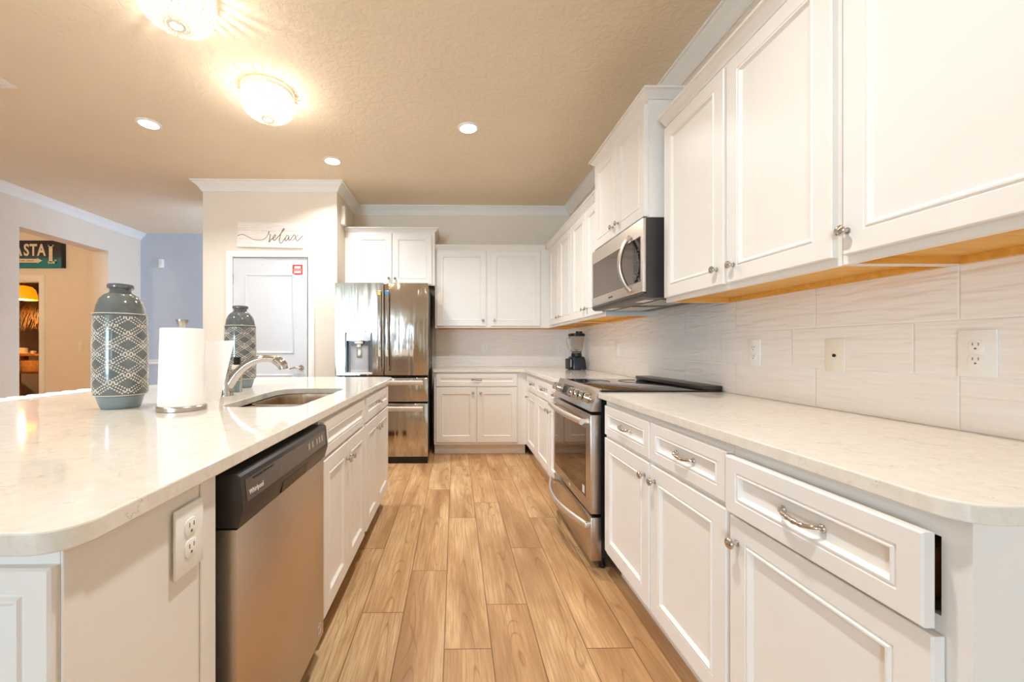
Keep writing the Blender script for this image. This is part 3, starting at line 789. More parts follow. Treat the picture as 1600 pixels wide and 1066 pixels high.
v0 = [bm.verts.new((p[0]-nx*0.001, p[1], p[2]-nz*0.001)) for p in a]; v1 = [bm.verts.new((p[0]+nx*0.002, p[1], p[2]+nz*0.002)) for p in a]
bridge(bm, v0, v1); bm.faces.new(v1); bm.faces.new(v0[::-1]); obj('display', bm, M['glassblack'], cp)
bm = BM(); box(bm, 0.745, 1.375, RY0-0.006, RY1+0.006, 0.9155, 0.9225, 0.002); obj('cooktop', bm, M['glassblack'], t)
bm = BM()
for (x, y, r) in ((0.93, 2.22, 0.10), (0.93, 2.60, 0.085), (1.19, 2.22, 0.075), (1.19, 2.60, 0.11)):
    lathe(bm, [(r-0.003, 0.9225), (r, 0.9225), (r, 0.9230), (r-0.003, 0.9230), (r-0.003, 0.9225)], 40, c=(x, y, 0))
obj('burner_ring', bm, mat('burner_print', rgb(34, 29, 26), 0.1), t)
bm = BM(); box(bm, 1.275, 1.378, RY0-0.004, RY1+0.004, 0.9228, 0.945, 0.004); obj('rear_vent', bm, mat('brown_black_vent', rgb(52, 40, 34), 0.3), t)
for y in (RY0+0.03, RY1-0.03):
    for x in (0.765, 1.30):
        bm = BM(); lathe(bm, [(0, 0), (0.016, 0), (0.016, 0.014), (0.01, 0.02), (0.01, 0.062), (0, 0.062)], 12, c=(x, y, 0)); obj('foot', bm, M['black'], t)

# ------------------------------------------------------------------ microwave
t = thing('microwave', 'stainless over-the-range microwave with a curved handle', 'microwave', (0, 0, 0))
MY0, MY1 = 2.036, 2.792
bm = BM(); box(bm, 0.986, 1.375, MY0, MY1, 1.420, 1.813); obj('body', bm, M['dgm'], t, smooth=0)
bm = BM(); box(bm, 0.966, 0.985, MY0-0.001, MY1+0.001, 1.430, 1.811, 0.003); dr = obj('door', bm, M['steel_light'], t)
bm = BM(); box(bm, 0.9645, 0.968, MY0+0.022, MY1-0.026, 1.487, 1.724, 0.001, 1); obj('window', bm, M['mwglass'], dr)
bm = BM(); box(bm, 0.9635, 0.966, MY0+0.030, MY0+0.105, 1.492, 1.719, 0.001, 1); kp = obj('keypad', bm, M['glassblack'], dr)
bm = BM()
for r in range(9):
    for c in range(3): box(bm, 0.9628, 0.964, MY0+0.040+c*0.022, MY0+0.052+c*0.022, 1.502+r*0.019, 1.509+r*0.019)
obj('key', bm, M['logod'], kp, smooth=0)
bm = BM(); pts = [(0.960-0.058*math.sin(PI*i/24)**0.8, 2.172, 1.452+0.300*i/24) for i in range(25)]
tube(bm, pts, 0.0125, 12, flat=1.0, up=(0, 1, 0))
obj('handle', bm, M['steel'], dr)
text('badge', 'FRIGIDAIRE', 0.014, M['logod'], dr, (0.9655, 2.46, 1.456), (PI/2, 0, -PI/2), 0.0006)
bm = BM(); prism(bm, [(0.972, 1.408), (0.985, 1.400), (1.36, 1.400), (1.36, 1.420), (0.985, 1.420), (0.968, 1.429), (0.966, 1.42)], MY0, MY1, 0, 'y'); vt = obj('underside', bm, M['dark'], t, smooth=0)
bm = BM()
for (y0, y1) in ((MY0+0.06, 2.36), (2.46, MY1-0.06)): box(bm, 1.10, 1.28, y0, y1, 1.395, 1.401, 0.002, 1)
obj('grease_filter', bm, M['nickel'], vt)
bm = BM()
for (y0, y1) in ((MY0+0.09, 2.24), (2.56, MY1-0.09)): box(bm, 1.02, 1.07, y0, y1, 1.3965, 1.401, 0.002, 1)
obj('cooktop_lamp', bm, M['white_plastic'], vt)

# ------------------------------------------------------------------ refrigerator
t = thing('refrigerator', 'stainless french-door refrigerator with an ice and water dispenser', 'refrigerator', (0, 0, 0))
FX0, FX1, FY = -1.178, -0.266, 3.922
FM = -0.700
bm = BM(); box(bm, FX0+0.008, FX1-0.008, FY+0.062, 4.78, 0.03, 1.772); obj('body', bm, M['dgm'], t, smooth=0)
def fdoor(name, x0, x1, z0, z1, notch=None):
    bm = BM()
    if notch:
        nx0, nx1, nz0, nz1 = notch
        box(bm, x0, nx0, FY, FY+0.055, z0, z1); box(bm, nx1, x1, FY, FY+0.055, z0, z1)
        box(bm, nx0, nx1, FY, FY+0.055, z0, nz0); box(bm, nx0, nx1, FY, FY+0.055, nz1, z1); box(bm, nx0, nx1, FY+0.05, FY+0.055, nz0, nz1)
        return obj(name, bm, M['steel_fridge'], t, smooth=0)
    box(bm, x0, x1, FY, FY+0.055, z0, z1, 0.006, 3)
    return obj(name, bm, M['steel_fridge'], t)
NX0, NX1, NZ0, NZ1 = -1.080, -0.812, 0.882, 1.292
ld = fdoor('door', FX0, FM-0.003, 0.872, 1.781, (NX0, NX1, NZ0, NZ1))
rd = fdoor('door', FM+0.003, FX1, 0.872, 1.781)
# dispenser set into the door
bm = BM(); e = 0.004
box(bm, NX0, NX0+0.018, FY-0.001, FY+0.049, NZ0, NZ1-0.02); box(bm, NX1-0.018, NX1, FY-0.001, FY+0.049, NZ0, NZ1-0.02); box(bm, NX0+0.018, NX1-0.018, FY+0.040, FY+0.049, NZ0, 1.21)
ds = obj('dispenser', bm, mat('dispenser_grey', rgb(104, 102, 104), 0.35, 0.1), ld, smooth=0)
bm = BM(); box(bm, NX0+0.018, NX1-0.018, FY-0.003, FY+0.045, 1.212, NZ1, 0.002, 1); obj('display_panel', bm, mat('pale_display', rgb(226, 232, 238), 0.08, 0.3), ds)
bm = BM(); box(bm, -0.990, -0.905, FY+0.004, FY+0.040, 1.180, 1.212, 0.004); box(bm, -0.970, -0.925, FY+0.012, FY+0.034, 1.145, 1.180, 0.004); obj('spout', bm, M['steel_light'], ds)
bm = BM(); box(bm, -0.972, -0.918, FY+0.026, FY+0.040, 1.045, 1.145, 0.006); obj('paddle', bm, M['nickel'], ds)
bm = BM(); box(bm, NX0+0.045, NX1-0.045, FY+0.034, FY+0.041, NZ0+0.02, 1.165, 0.004); obj('backplate', bm, mat('silver_plastic', rgb(196, 198, 204), 0.4, 0.1), ds)
bm = BM(); box(bm, NX0, NX1, FY-0.004, FY+0.045, NZ0, NZ0+0.016, 0.002, 1); obj('drip_tray', bm, M['white_plastic'], ds)
for (d, x) in ((ld, FM-0.036), (rd, FM+0.036)):
    bm = BM()
    pts = [(x, FY-0.038, 0.94), (x, FY-0.040, 1.0), (x, FY-0.040, 1.66), (x, FY-0.038, 1.715)]
    box(bm, x-0.019, x+0.019, FY-0.044, FY-0.020, 0.905, 1.700, 0.009, 3)
    for z in (0.925, 1.66): box(bm, x-0.014, x+0.014, FY-0.03, FY+0.002, z-0.0, z+0.035, 0.004)
    obj('handle', bm, M['chrome'], d)
for (z0, z1, hz) in ((0.612, 0.846, 0.800), (0.069, 0.594, 0.545)):
    d = fdoor('drawer', FX0, FX1, z0, z1)
    bm = BM(); box(bm, FX0+0.06, FX1-0.045, FY-0.046, FY-0.026, hz-0.022, hz+0.022, 0.008, 3)
    for x in (FX0+0.075, FX1-0.075): box(bm, x-0.015, x+0.015, FY-0.03, FY+0.002, hz-0.014, hz+0.014, 0.004)
    obj('handle', bm, M['steel_light'], d)
bm = BM(); box(bm, FX0+0.02, FX1-0.005, FY+0.02, FY+0.2, 0.0, 0.066); obj('kick_plate', bm, M['black'], t, smooth=0)
bm = BM(); box(bm, FX0+0.01, FX1-0.01, FY+0.03, FY+0.075, 0.846, 0.872); box(bm, FX0+0.01, FX1-0.01, FY+0.03, FY+0.075, 0.594, 0.612); obj('gap_shade_strip', bm, M['shadowgap'], t, smooth=0)  # black strips standing in for shade in the gaps between doors and drawers
bm = BM(); box(bm, FM-0.05, FM-0.025, FY-0.0465, FY-0.0440, 1.700-0.045, 1.695); obj('sticker', bm, M['yellowst'], ld)['label'] = 'small yellow sticker'
bm = BM(); box(bm, FM+0.022, FM+0.047, FY-0.0465, FY-0.0440, 1.700-0.045, 1.695); obj('sticker', bm, M['bluest'], rd)['label'] = 'small blue sticker'
text('badge', 'LG', 0.022, M['logod'], rd, (-0.345, FY-0.0008, 1.725), (PI/2, 0, 0), 0.0005)

# ------------------------------------------------------------------ pantry door
bm = BM()
CA = [(0, 0), (0.0, 0.014), (0.012, 0.018), (0.045, 0.014), (0.058, 0.010), (0.058, 0)]
def casing(x0, x1, zt, y, wd=0.062):
    bm = BM()
    for (i0, i1, th) in ((0.0, wd, 0.014), (0.010, wd-0.012, 0.019)):
        box(bm, x0-i1, x0-i0, y-th, y, 0, zt+i0); box(bm, x1+i0, x1+i1, y-th, y, 0, zt+i0); box(bm, x0-i1, x1+i1, y-th, y, zt+i0, zt+i1)
    return bm
struct('trim_4', casing(DA, DB, DT, PY), M['trim'], smooth=0)
d = bpy.data.objects.new('door_1', None); COL.objects.link(d); d['kind'] = 'structure'; d['label'] = 'white two-panel pantry door left slightly ajar with a lever handle'; d['category'] = 'door'
d.location = (DA+0.002, PY+0.004, 0.012); d.rotation_euler = (0, 0, 0.0)
dwid, dht = 0.757, 2.060
bm = BM(); box(bm, 0, dwid, 0, 0.035, 0, dht, 0.002, 1)
for (z0, z1) in ((0.20, 0.86), (1.065, 1.895)):
    w_, h_ = dwid-0.245, z1-z0
    st = [(0, -0.0005), (0.006, -0.004), (0.014, -0.004), (0.024, 0.004), (0.040, 0.004), (0.060, -0.002)]
    # raised-and-fielded panel standing in a shallow groove
    rings = [[bm.verts.new((0.115+x, y-0.0005, z0+z)) for (x, y, z) in ((i, yy, i), (w_-i, yy, i), (w_-i, yy, h_-i), (i, yy, h_-i))] for i, yy in ((0, 0.0), (0.007, -0.006), (0.016, -0.007), (0.026, -0.0015), (0.038, -0.0015), (0.062, -0.006))]
    for a, b in zip(rings, rings[1:]): bridge(bm, a, b)
    bm.faces.new(rings[-1])
obj('leaf', bm, M['doorw'], d)
bm = BM(); lathe(bm, [(0, 0), (0.027, 0), (0.027, 0.006), (0.012, 0.010), (0.010, 0.030), (0.013, 0.042), (0, 0.045)], 24, c=(dwid-0.06, 0, 0.925), mtx=MY)
tube(bm, spline([(dwid-0.06, -0.042, 0.925), (dwid-0.10, -0.044, 0.930), (dwid-0.135, -0.042, 0.922), (dwid-0.165, -0.040, 0.915)], 5), [0.009]*8+[0.007]*8, 12)
obj('lever_handle', bm, M['chrome'], d)
bm = BM(); box(bm, -0.008, 0.002, -0.010, 0.002, 1.79, 1.90, 0.003); obj('hinge', bm, M['nickel'], d)
bm = BM(); box(bm, -0.008, 0.002, -0.010, 0.002, 0.20, 0.31, 0.003); obj('hinge', bm, M['nickel'], d)
# sticker: red square with a dotted white edge and two white bands
bm = BM(); box(bm, 0, 0.098, -0.0015, 0, 0, 0.098)
for i in range(8):
    k = 0.006+i*0.0118
    for (x, z) in ((k, -0.004), (k, 0.096)): box(bm, x, x+0.006, -0.0015, 0, z, z+0.006)
    for (x, z) in ((-0.004, k), (0.096, k)): box(bm, x, x+0.006, -0.0015, 0, z, z+0.006)
s = obj('sticker', bm, M['red'], d, (dwid-0.148, -0.0005, 1.888), smooth=0); s['label'] = 'square red sticker with white bands'
bm = BM(); box(bm, 0.018, 0.080, -0.0022, -0.0012, 0.060, 0.084); box(bm, 0.014, 0.084, -0.0022, -0.0012, 0.014, 0.034); box(bm, 0.004, 0.094, -0.0022, -0.0012, 0.045, 0.049)
obj('sticker_band', bm, M['white_plastic'], s, smooth=0)
bm = BM()
for x in (0.30, 0.56): lathe(bm, [(0, 0), (0.006, 0), (0.004, 0.004), (0, 0.005)], 10, c=(x, 0, 1.985), mtx=MY)
obj('screw_hook', bm, M['nickel'], d)
bm = BM(); box(bm, DB-0.020, DB-0.0005, PY+0.048, PY+0.1, 0, DT-0.014); struct('door_gap_shade', bm, M['shadowgap'], smooth=0)  # black strip painted in for the shade in the door's open gap
bm = BM(); box(bm, DA+0.0005, DA+0.02, PY+0.048, PY+0.1, 0, DT-0.0005); box(bm, DA+0.02, DB-0.0005, PY+0.048, PY+0.1, DT-0.014, DT-0.0005); struct('trim_8', bm, M['trim'], smooth=0)
bm = BM(); box(bm, DA, DB, PY+0.105, PY+0.109, 0, DT-0.001); struct('pantry_dark_sheet', bm, M['darkwall'], smooth=0)  # dark sheet standing in for the unlit pantry behind the door

# ------------------------------------------------------------------ relax sign
t = thing('wall_sign', 'whitewashed wooden sign with brown relax lettering above the pantry door', 'sign', (-1.895, PY, 2.3))
t.rotation_euler = (0, math.radians(1.0), 0)
SW, SH = 0.672, 0.258
bm = BM()
for i in range(3): box(bm, -SW/2, SW/2, -0.022, -0.004, -SH/2+i*SH/3+0.0006, -SH/2+(i+1)*SH/3-0.0006, 0.0015, 1)
box(bm, -SW/2+0.03, SW/2-0.03, -0.004, -0.0005, -SH/2+0.02, SH/2-0.02)
obj('board', bm, M['signwood'], t)
def cp_(p): return ((p[0]-706)*0.000622, -0.0226, -(p[1]-(352+(p[0]-706)*0.0185))*0.000622)
strokes = [
 ([(172, 375), (215, 352), (270, 350), (330, 375), (400, 415), (470, 435), (560, 438), (620, 418), (655, 375), (685, 320), (692, 300), (684, 300), (680, 322), (694, 345), (716, 352), (722, 346)], 0.0030),
 ([(708, 350), (706, 390), (700, 430), (690, 460), (696, 468), (730, 425), (762, 408), (788, 385), (796, 358), (784, 352), (766, 372), (756, 410), (766, 442), (788, 438), (822, 402), (872, 345), (915, 288), (938, 258), (930, 248), (912, 268), (884, 335), (864, 412), (862, 458), (880, 488), (905, 478), (930, 440), (960, 396)], 0.0044),
 ([(1012, 366), (985, 362), (960, 402), (954, 440), (972, 450), (1000, 412), (1018, 372), (1012, 420), (1024, 444), (1050, 420), (1080, 372), (1102, 350), (1118, 366), (1128, 410), (1144, 448), (1166, 446), (1200, 405), (1244, 362)], 0.0042),
 ([(1168, 346), (1128, 392), (1094, 430), (1066, 448)], 0.0030)]
bm = BM()
for pts, r in strokes:
    sp = spline([cp_(p) for p in pts], 5); tube(bm, sp, r, 6, flat=0.2, up=(0, 1, 0))
obj('lettering', bm, M['ink'], t)

# chime on the pantry side wall, sensor on the hall wall
t = thing('door_chime', 'white box chime high on the wall above the refrigerator', 'door chime', (PX1, 4.30, 2.46))
bm = BM(); box(bm, 0, 0.045, -0.035, 0.035, 0, 0.20, 0.006); obj('cover', bm, M['ivory'], t)
bm = BM(); box(bm, 0.045, 0.0465, -0.004, 0.004, 0.13, 0.138); obj('indicator', bm, M['slot'], t)
t = thing('motion_sensor', 'small white sensor high on the pale hall wall', 'sensor', (-4.36, 6.0, 2.33))
bm = BM(); box(bm, -0.03, 0.03, -0.035, 0, 0, 0.13, 0.006); obj('cover', bm, M['white_plastic'], t)
bm = BM(); lathe(bm, [(0, 0), (0.018, 0), (0.014, 0.006), (0, 0.008)], 16, c=(0, -0.035, 0.035), mtx=MY); obj('lens', bm, M['ivory'], t)

# ------------------------------------------------------------------ outlets
def outlet(label, loc, rotz, w=0.078, h=0.124, kind='duplex', cat='outlet', name='wall_outlet', group=None, m='white_plastic'):
    """facing local -y"""
    t = thing(name, label, cat, loc, rotz, group)
    bm = BM(); box(bm, -w/2, w/2, -0.006, 0, -h/2, h/2, 0.0025); obj('plate', bm, M[m], t)
    if kind == 'duplex':
        for s in (-1, 1):
            bm = BM(); lathe(bm, [(0, 0), (0.0165, 0), (0.0165, 0.0018), (0.0155, 0.0022), (0, 0.0022)], 20, c=(0, -0.006, s*0.0195), mtx=MY, sq=3.0)
            r = obj('socket', bm, M[m], t)
            bm = BM()
            for x in (-0.0065, 0.0055): box(bm, x, x+0.0018, -0.0088, -0.0078, s*0.0195+0.001, s*0.0195+0.009)
            lathe(bm, [(0, 0), (0.0026, 0), (0.0026, 0.0008), (0, 0.0008)], 10, c=(0, -0.0080, s*0.0195-0.007), mtx=MY)
            obj('slot', bm, M['slot'], r, smooth=0)
    elif kind == 'switch':
        bm = BM(); box(bm, -0.016, 0.016, -0.0085, -0.005, -0.033, 0.033, 0.0015); obj('rocker', bm, M[m], t)
    elif kind == 'jack':
        bm = BM(); lathe(bm, [(0, 0), (0.006, 0), (0.006, 0.003), (0, 0.0032)], 12, c=(0, -0.006, 0), mtx=MY); obj('jack', bm, M['black'], t)
    return t
XO = XR-TT
outlet('white duplex outlet nearest the open end of the long counter', (XO, 1.030, 1.126), RW, 0.079, 0.126)
outlet('ivory wall plate with a single dark jack hole in the long backsplash', (XO, 1.423, 1.113), RW, 0.074, 0.120, 'jack', 'wall plate', 'wall_plate', m='ivory')
outlet('white duplex outlet between the jack plate and the range', (XO, 1.813, 1.120), RW, 0.074, 0.120)
outlet('blank-looking white switch plate behind the cooktop', (XO, 3.36, 1.128), RW, 0.074, 0.120, 'switch', 'switch', 'light_switch')
outlet('white outlet on the end wall midway under the upper cabinet', (0.36, YB-TT, 1.155), 0, 0.078, 0.124)
outlet('white outlet on the end wall near the corner behind the blender', (1.275, YB-TT, 1.125), 0, 0.078, 0.124)
outlet('white duplex outlet on the island end panel', (XIF+0.0045, 0.749, 0.788), RI, 0.078, 0.124)
outlet('cream light switch on the tan side-room wall', (-5.20, SY, 1.16), 0, 0.075, 0.125, 'switch', 'switch', 'light_switch', m='ivory')

# ------------------------------------------------------------------ ceiling lights
def recessed(x, y, label):
    t = thing('recessed_light', label, 'ceiling light', (x, y, CE), 0, 'recessed lights in the kitchen ceiling')
    bm = BM(); lathe(bm, [(0.062, 0.0), (0.083, 0.0), (0.083, -0.003), (0.078, -0.007), (0.064, -0.009), (0.062, -0.004), (0.062, 0.0)], 36); obj('trim_ring', bm, M['white_plastic'], t)
    bm = BM(); lathe(bm, [(0, -0.003), (0.062, -0.003), (0.062, -0.0005), (0, -0.0005)], 36); obj('lens', bm, M['led'], t)
    l = bpy.data.lights.new('lamp', 'AREA'); l.shape = 'DISK'; l.size = 0.11; l.energy = 9; l.color = (0.96, 0.99, 1.0); l.spread = math.radians(134)
    o = bpy.data.objects.new('lamp', l); COL.objects.link(o); o.parent = t; o.location = (0, 0, -0.012)
recessed(-2.325, 3.06, 'recessed ceiling light on the hall side, beside the beaded light')
recessed(-1.115, 3.64, 'recessed ceiling light closest to the pantry crown moulding')
recessed(0.103, 3.08, 'recessed ceiling light over the aisle in front of the range')
recessed(0.103, 0.95, 'added out-of-view ceiling light brightening the near end of the aisle')  # unseen fixture added to brighten the near cabinet fronts and floor
recessed(-2.325, 0.95, 'added out-of-view ceiling light brightening the near end of the island seating')  # also added out of view, as extra fill over the island
def beaded(x, y, label, power, soft):
    t = thing('flush_mount_light', label, 'ceiling light', (x, y, CE), 0, 'beaded flush-mount lights')
    R = 0.158
    bm = BM(); lathe(bm, [(0, 0), (0.11, 0), (0.11, -0.014), (0.10, -0.016), (0, -0.016)], 40); obj('canopy', bm, M['white_plastic'], t)
    bm = BM(); lathe(bm, [(R-0.006, -0.006), (R, -0.006), (R+0.002, -0.016), (R, -0.028), (R-0.006, -0.028), (R-0.006, -0.006)], 48); obj('rim', bm, mat('cream_rim', rgb(246, 236, 222), 0.4), t)
    bm = BM()
    for a in range(3):
        an = a*2*PI/3; tube(bm, [(0.10*math.cos(an), 0.10*math.sin(an), -0.012), ((R-0.003)*math.cos(an), (R-0.003)*math.sin(an), -0.018)], 0.003, 6)
    obj('spoke', bm, M['nickel'], t)
    prof = [(R-0.002, -0.034), (R+0.001, -0.068), (R-0.002, -0.100), (R-0.012, -0.124), (R-0.032, -0.146), (R-0.062, -0.163), (0.062, -0.175), (0.03, -0.180)]
    sp = spline([(r, 0, z) for r, z in prof], 10)
    pts = []; acc = 0; last = sp[0]; step = 0.0175; pts.append(sp[0])
    for p in sp[1:]:
        acc += (p-last).length; last = p
        if acc >= step: pts.append(p); acc = 0
    bm = BM()
    for p in pts: bmesh.ops.create_icosphere(bm, subdivisions=2, radius=0.0094, matrix=Matrix.Translation(p))
    me = mesh('bead_strand', bm, M['bead'], 80)
    N = 28
    for i in range(N): obj('bead_strand', me, None, t, None, (0, 0, 2*PI*i/N))
    bm = BM(); lathe(bm, [(0, -0.200), (0.009, -0.197), (0.012, -0.188), (0.009, -0.180), (0, -0.176)], 20); obj('finial', bm, M['bead'], t)
    for s in (-1, 1):
        bm = BM(); lathe(bm, [(0, 0.0), (0.013, 0.0), (0.013, -0.022), (0.024, -0.045), (0.026, -0.058), (0.018, -0.076), (0, -0.083)], 16, c=(s*0.05, 0, -0.016)); b = obj('bulb', bm, glow('bulb_glow', rgb(255, 222, 176), 5.0), t)
        b.visible_shadow = True
        l = bpy.data.lights.new('lamp', 'POINT'); l.energy = power/2; l.color = (1.0, 0.97, 0.92); l.shadow_soft_size = soft
        o = bpy.data.objects.new('lamp', l); COL.objects.link(o); o.parent = t; o.location = (s*0.05, 0, -0.135)
beaded(-1.245, 2.67, 'beaded flush-mount ceiling light seen whole above the island', 5.0, 0.035)
beaded(-1.315, 1.90, 'beaded flush-mount ceiling light cut off at the top of the picture', 5.4, 0.02)

# ceiling register at the frame edge
t = thing('air_vent', 'white ceiling air register at the picture edge', 'vent', (-3.02, 2.56, CE))
bm = BM(); box(bm, -0.16, 0.16, -0.09, 0.09, -0.008, 0, 0.002, 1); obj('frame', bm, M['white_plastic'], t)
bm = BM()
for i in range(7): box(bm, -0.14, 0.14, -0.075+i*0.022, -0.063+i*0.022, -0.012, -0.008)
obj('slat', bm, M['white_plastic'], t, smooth=0)

# ------------------------------------------------------------------ vases
def vase(x, y, rz, label):
    t = thing('vase', label, 'vase', (x, y, CT), rz, 'dotted grey vases on the island')
    R = 0.083
    body = [(0, 0.0), (0.056, 0.0), (0.060, 0.003), (0.066, 0.020), (0.0725, 0.045), (0.0745, 0.0488)]
    bm = BM(); lathe(bm, body + [(0.0745, 0.050), (0, 0.050)], 48); obj('foot', bm, M['glazelight'], t)
    prof = [(0.076, 0.046), (0.0800, 0.050), (R-0.0015, 0.056), (R, 0.15), (R-0.0005, 0.25), (R-0.003, 0.345), (R-0.004, 0.352), (0.0765, 0.356), (0.0755, 0.362),
            (0.072, 0.385), (0.064, 0.408), (0.052, 0.424), (0.038, 0.433), (0.034, 0.437), (0.0325, 0.446), (0.034, 0.449), (0.0400, 0.452), (0.0415, 0.458), (0.040, 0.466), (0.034, 0.468), (0.030, 0.463), (0.028, 0.44), (0, 0.42)]
    bm = BM(); lathe(bm, prof, 64); obj('body', bm, M['glaze'], t)
    # relief of dots along crossing diagonal rows
    bm = BM(); NC = 5; z0, z1 = 0.060, 0.344; NR = 4.0
    def rad(z): return R + (0 if z < 0.25 else -0.003*(z-0.25)/0.095)
    dome = []
    seen = {}
    for fam in (1, -1):
        for k in range(-8, 20):
            for off in (-0.17, 0.0, 0.17):
                v = 0.0; dv = 0.068
                while v <= NR:
                    u = (k+off-v*0.0)-fam*v
                    u = u % NC
                    z = z0+(z1-z0)*v/NR
                    key = (round(u*19), round(v*16))
                    if key not in seen:
                        seen[key] = 1; dome.append((u, z))
                    v += dv
    for u, z in dome:
        a = u/NC*2*PI; r = rad(z)
        n = Vector((math.cos(a), math.sin(a), 0)); c = n*(r-0.0006)+Vector((0, 0, z)); tg = Vector((-n.y, n.x, 0)); up = Vector((0, 0, 1))
        s = 0.0032
        ring = [bm.verts.new(c+(tg*math.cos(q)+up*math.sin(q))*s) for q in (PI/3*j for j in range(6))]
        ring2 = [bm.verts.new(c+n*0.0017+(tg*math.cos(q)+up*math.sin(q))*s*0.62) for q in (PI/3*j for j in range(6))]
        bridge(bm, ring, ring2); bm.faces.new(ring2)
    obj('dot_relief', bm, M['dots'], t, smooth=60)
    bm = BM()
    for z in (0.0515, 0.3535): lathe(bm, [(0.076, z-0.002), (R-0.001, z-0.0015), (R-0.0005, z), (R-0.001, z+0.0015), (0.076, z+0.002)], 64)
    obj('rim_band', bm, M['dots'], t)
vase(-1.272, 1.535, -0.62, 'tall dotted grey ceramic vase beside the paper towels, at the seating edge')
vase(-1.235, 2.31, -0.2, 'dotted grey ceramic vase behind the faucet')

# ------------------------------------------------------------------ paper towels
px_, py_ = -1.0, 1.475
t = thing('paper_towel_holder', 'brushed steel paper towel holder with a tapered knob', 'paper towel holder', (px_, py_, CT))
bm = BM(); lathe(bm, [(0, 0), (0.076, 0), (0.0775, 0.002), (0.0775, 0.015), (0.075, 0.018), (0, 0.018)], 48); obj('base', bm, M['nickel'], t)
bm = BM(); lathe(bm, [(0, 0.018), (0.006, 0.018), (0.006, 0.308), (0, 0.308)], 14); obj('rod', bm, M['nickel'], t)
bm = BM(); lathe(bm, [(0, 0.302), (0.011, 0.302), (0.012, 0.308), (0.0195, 0.326), (0.0195, 0.330), (0, 0.331)], 24); obj('knob', bm, M['nickel'], t)
t = thing('paper_towel_roll', 'white paper towel roll with a loose sheet hanging out', 'paper towel roll', (px_, py_, CT+0.0185))
bm = BM()
prof = [(0.012, 0.0), (0.073, 0.0), (0.0735, 0.004), (0.0665, 0.276), (0.065, 0.279), (0.012, 0.279), (0.012, 0.0)]
lathe(bm, prof, 48); obj('roll', bm, M['paper'], t)
bm = BM()
top, bot = [], []
sheet_t = spline([(0.055, 0.046, 0.235), (0.080, 0.060, 0.235), (0.110, 0.085, 0.236), (0.135, 0.10, 0.238)], 6)
sheet_b = spline([(0.055, 0.052, 0.004), (0.068, 0.062, 0.003), (0.080, 0.074, 0.002), (0.088, 0.082, 0.002)], 6)
A = [bm.verts.new(p) for p in sheet_t]; B = [bm.verts.new(p) for p in sheet_b]
A2 = [bm.verts.new(p+Vector((0.0012, -0.0012, 0))) for p in sheet_t]; B2 = [bm.verts.new(p+Vector((0.0012, -0.0012, 0))) for p in sheet_b]
n = len(A)
for i in range(n-1):
    bm.faces.new((A[i], A[i+1], B[i+1], B[i])); bm.faces.new((A2[i+1], A2[i], B2[i], B2[i+1])); bm.faces.new((A[i], A2[i], A2[i+1], A[i+1])); bm.faces.new((B[i], B[i+1], B2[i+1], B2[i]))
bm.faces.new((A[-1], A2[-1], B2[-1], B[-1])); bm.faces.new((A[0], B[0], B2[0], A2[0]))
obj('loose_sheet', bm, M['paper'], t)

# soap bottle
t = thing('soap_bottle', 'clear green soap bottle with a black cap behind the faucet', 'bottle', (-1.118, 2.06, CT))
bm = BM(); lathe(bm, [(0, 0), (0.022, 0), (0.024, 0.003), (0.024, 0.095), (0.022, 0.112), (0.016, 0.124), (0.013, 0.128), (0, 0.128)], 24); obj('body', bm, M['soap'], t)
bm = BM(); lathe(bm, [(0.0245, 0.118), (0.025, 0.120), (0.025, 0.136), (0.022, 0.140), (0, 0.140), (0, 0.129), (0.0135, 0.129), (0.022, 0.118), (0.0245, 0.118)], 24); obj('collar', bm, M['white_plastic'], t)
bm = BM(); lathe(bm, [(0, 0.1405), (0.0165, 0.1405), (0.0165, 0.178), (0.015, 0.180), (0, 0.180)], 24); obj('cap', bm, M['black'], t)

# ------------------------------------------------------------------ blender on the corner counter
t = thing('kitchen_blender', 'countertop blender with a clear jar in the corner', 'blender', (1.265, 4.13, CT), 0.15)
bm = BM(); lathe(bm, [(0, 0.004), (0.080, 0.004), (0.085, 0.010), (0.085, 0.03), (0.078, 0.10), (0.070, 0.130), (0.055, 0.140), (0, 0.142)], 40, sq=4.0); obj('base', bm, M['navy'], t)
bm = BM(); lathe(bm, [(0, 0.138), (0.052, 0.138), (0.055, 0.145), (0.052, 0.170), (0.048, 0.178), (0, 0.178)], 32); obj('collar', bm, M['black'], t)
bm = BM(); box(bm, -0.108, -0.082, -0.070, 0.04, 0.006, 0.118, 0.010, 3); cpn = obj('control_panel', bm, M['black'], t)
bm = BM(); box(bm, -0.100, -0.086, -0.0735, -0.0695, 0.03, 0.11, 0.002, 1); obj('silver_strip', bm, M['nickel'], cpn)
bm = BM(); lathe(bm, [(0.045, 0.178), (0.050, 0.19), (0.062, 0.27), (0.072, 0.350), (0.069, 0.350), (0.059, 0.27), (0.047, 0.193), (0.03, 0.184), (0, 0.183), (0, 0.178)], 32, sq=3.0); obj('jar', bm, M['clear'], t)
bm = BM(); tube(bm, spline([(-0.066, 0, 0.335), (-0.098, 0, 0.330), (-0.105, 0, 0.290), (-0.088, 0, 0.225), (-0.055, 0, 0.20)], 6), 0.008, 10); obj('jar_handle', bm, M['clear'], t)
bm = BM(); lathe(bm, [(0, 0.348), (0.076, 0.348), (0.078, 0.355), (0.076, 0.374), (0.062, 0.378), (0, 0.379)], 32, sq=3.0); lathe(bm, [(0, 0.378), (0.034, 0.378), (0.034, 0.396), (0.030, 0.400), (0, 0.400)], 24, c=(0.028, 0, 0)); obj('lid', bm, M['black'], t)
bm = BM(); lathe(bm, [(0, 0.178), (0.008, 0.178), (0.008, 0.20), (0.003, 0.21), (0, 0.21)], 12)
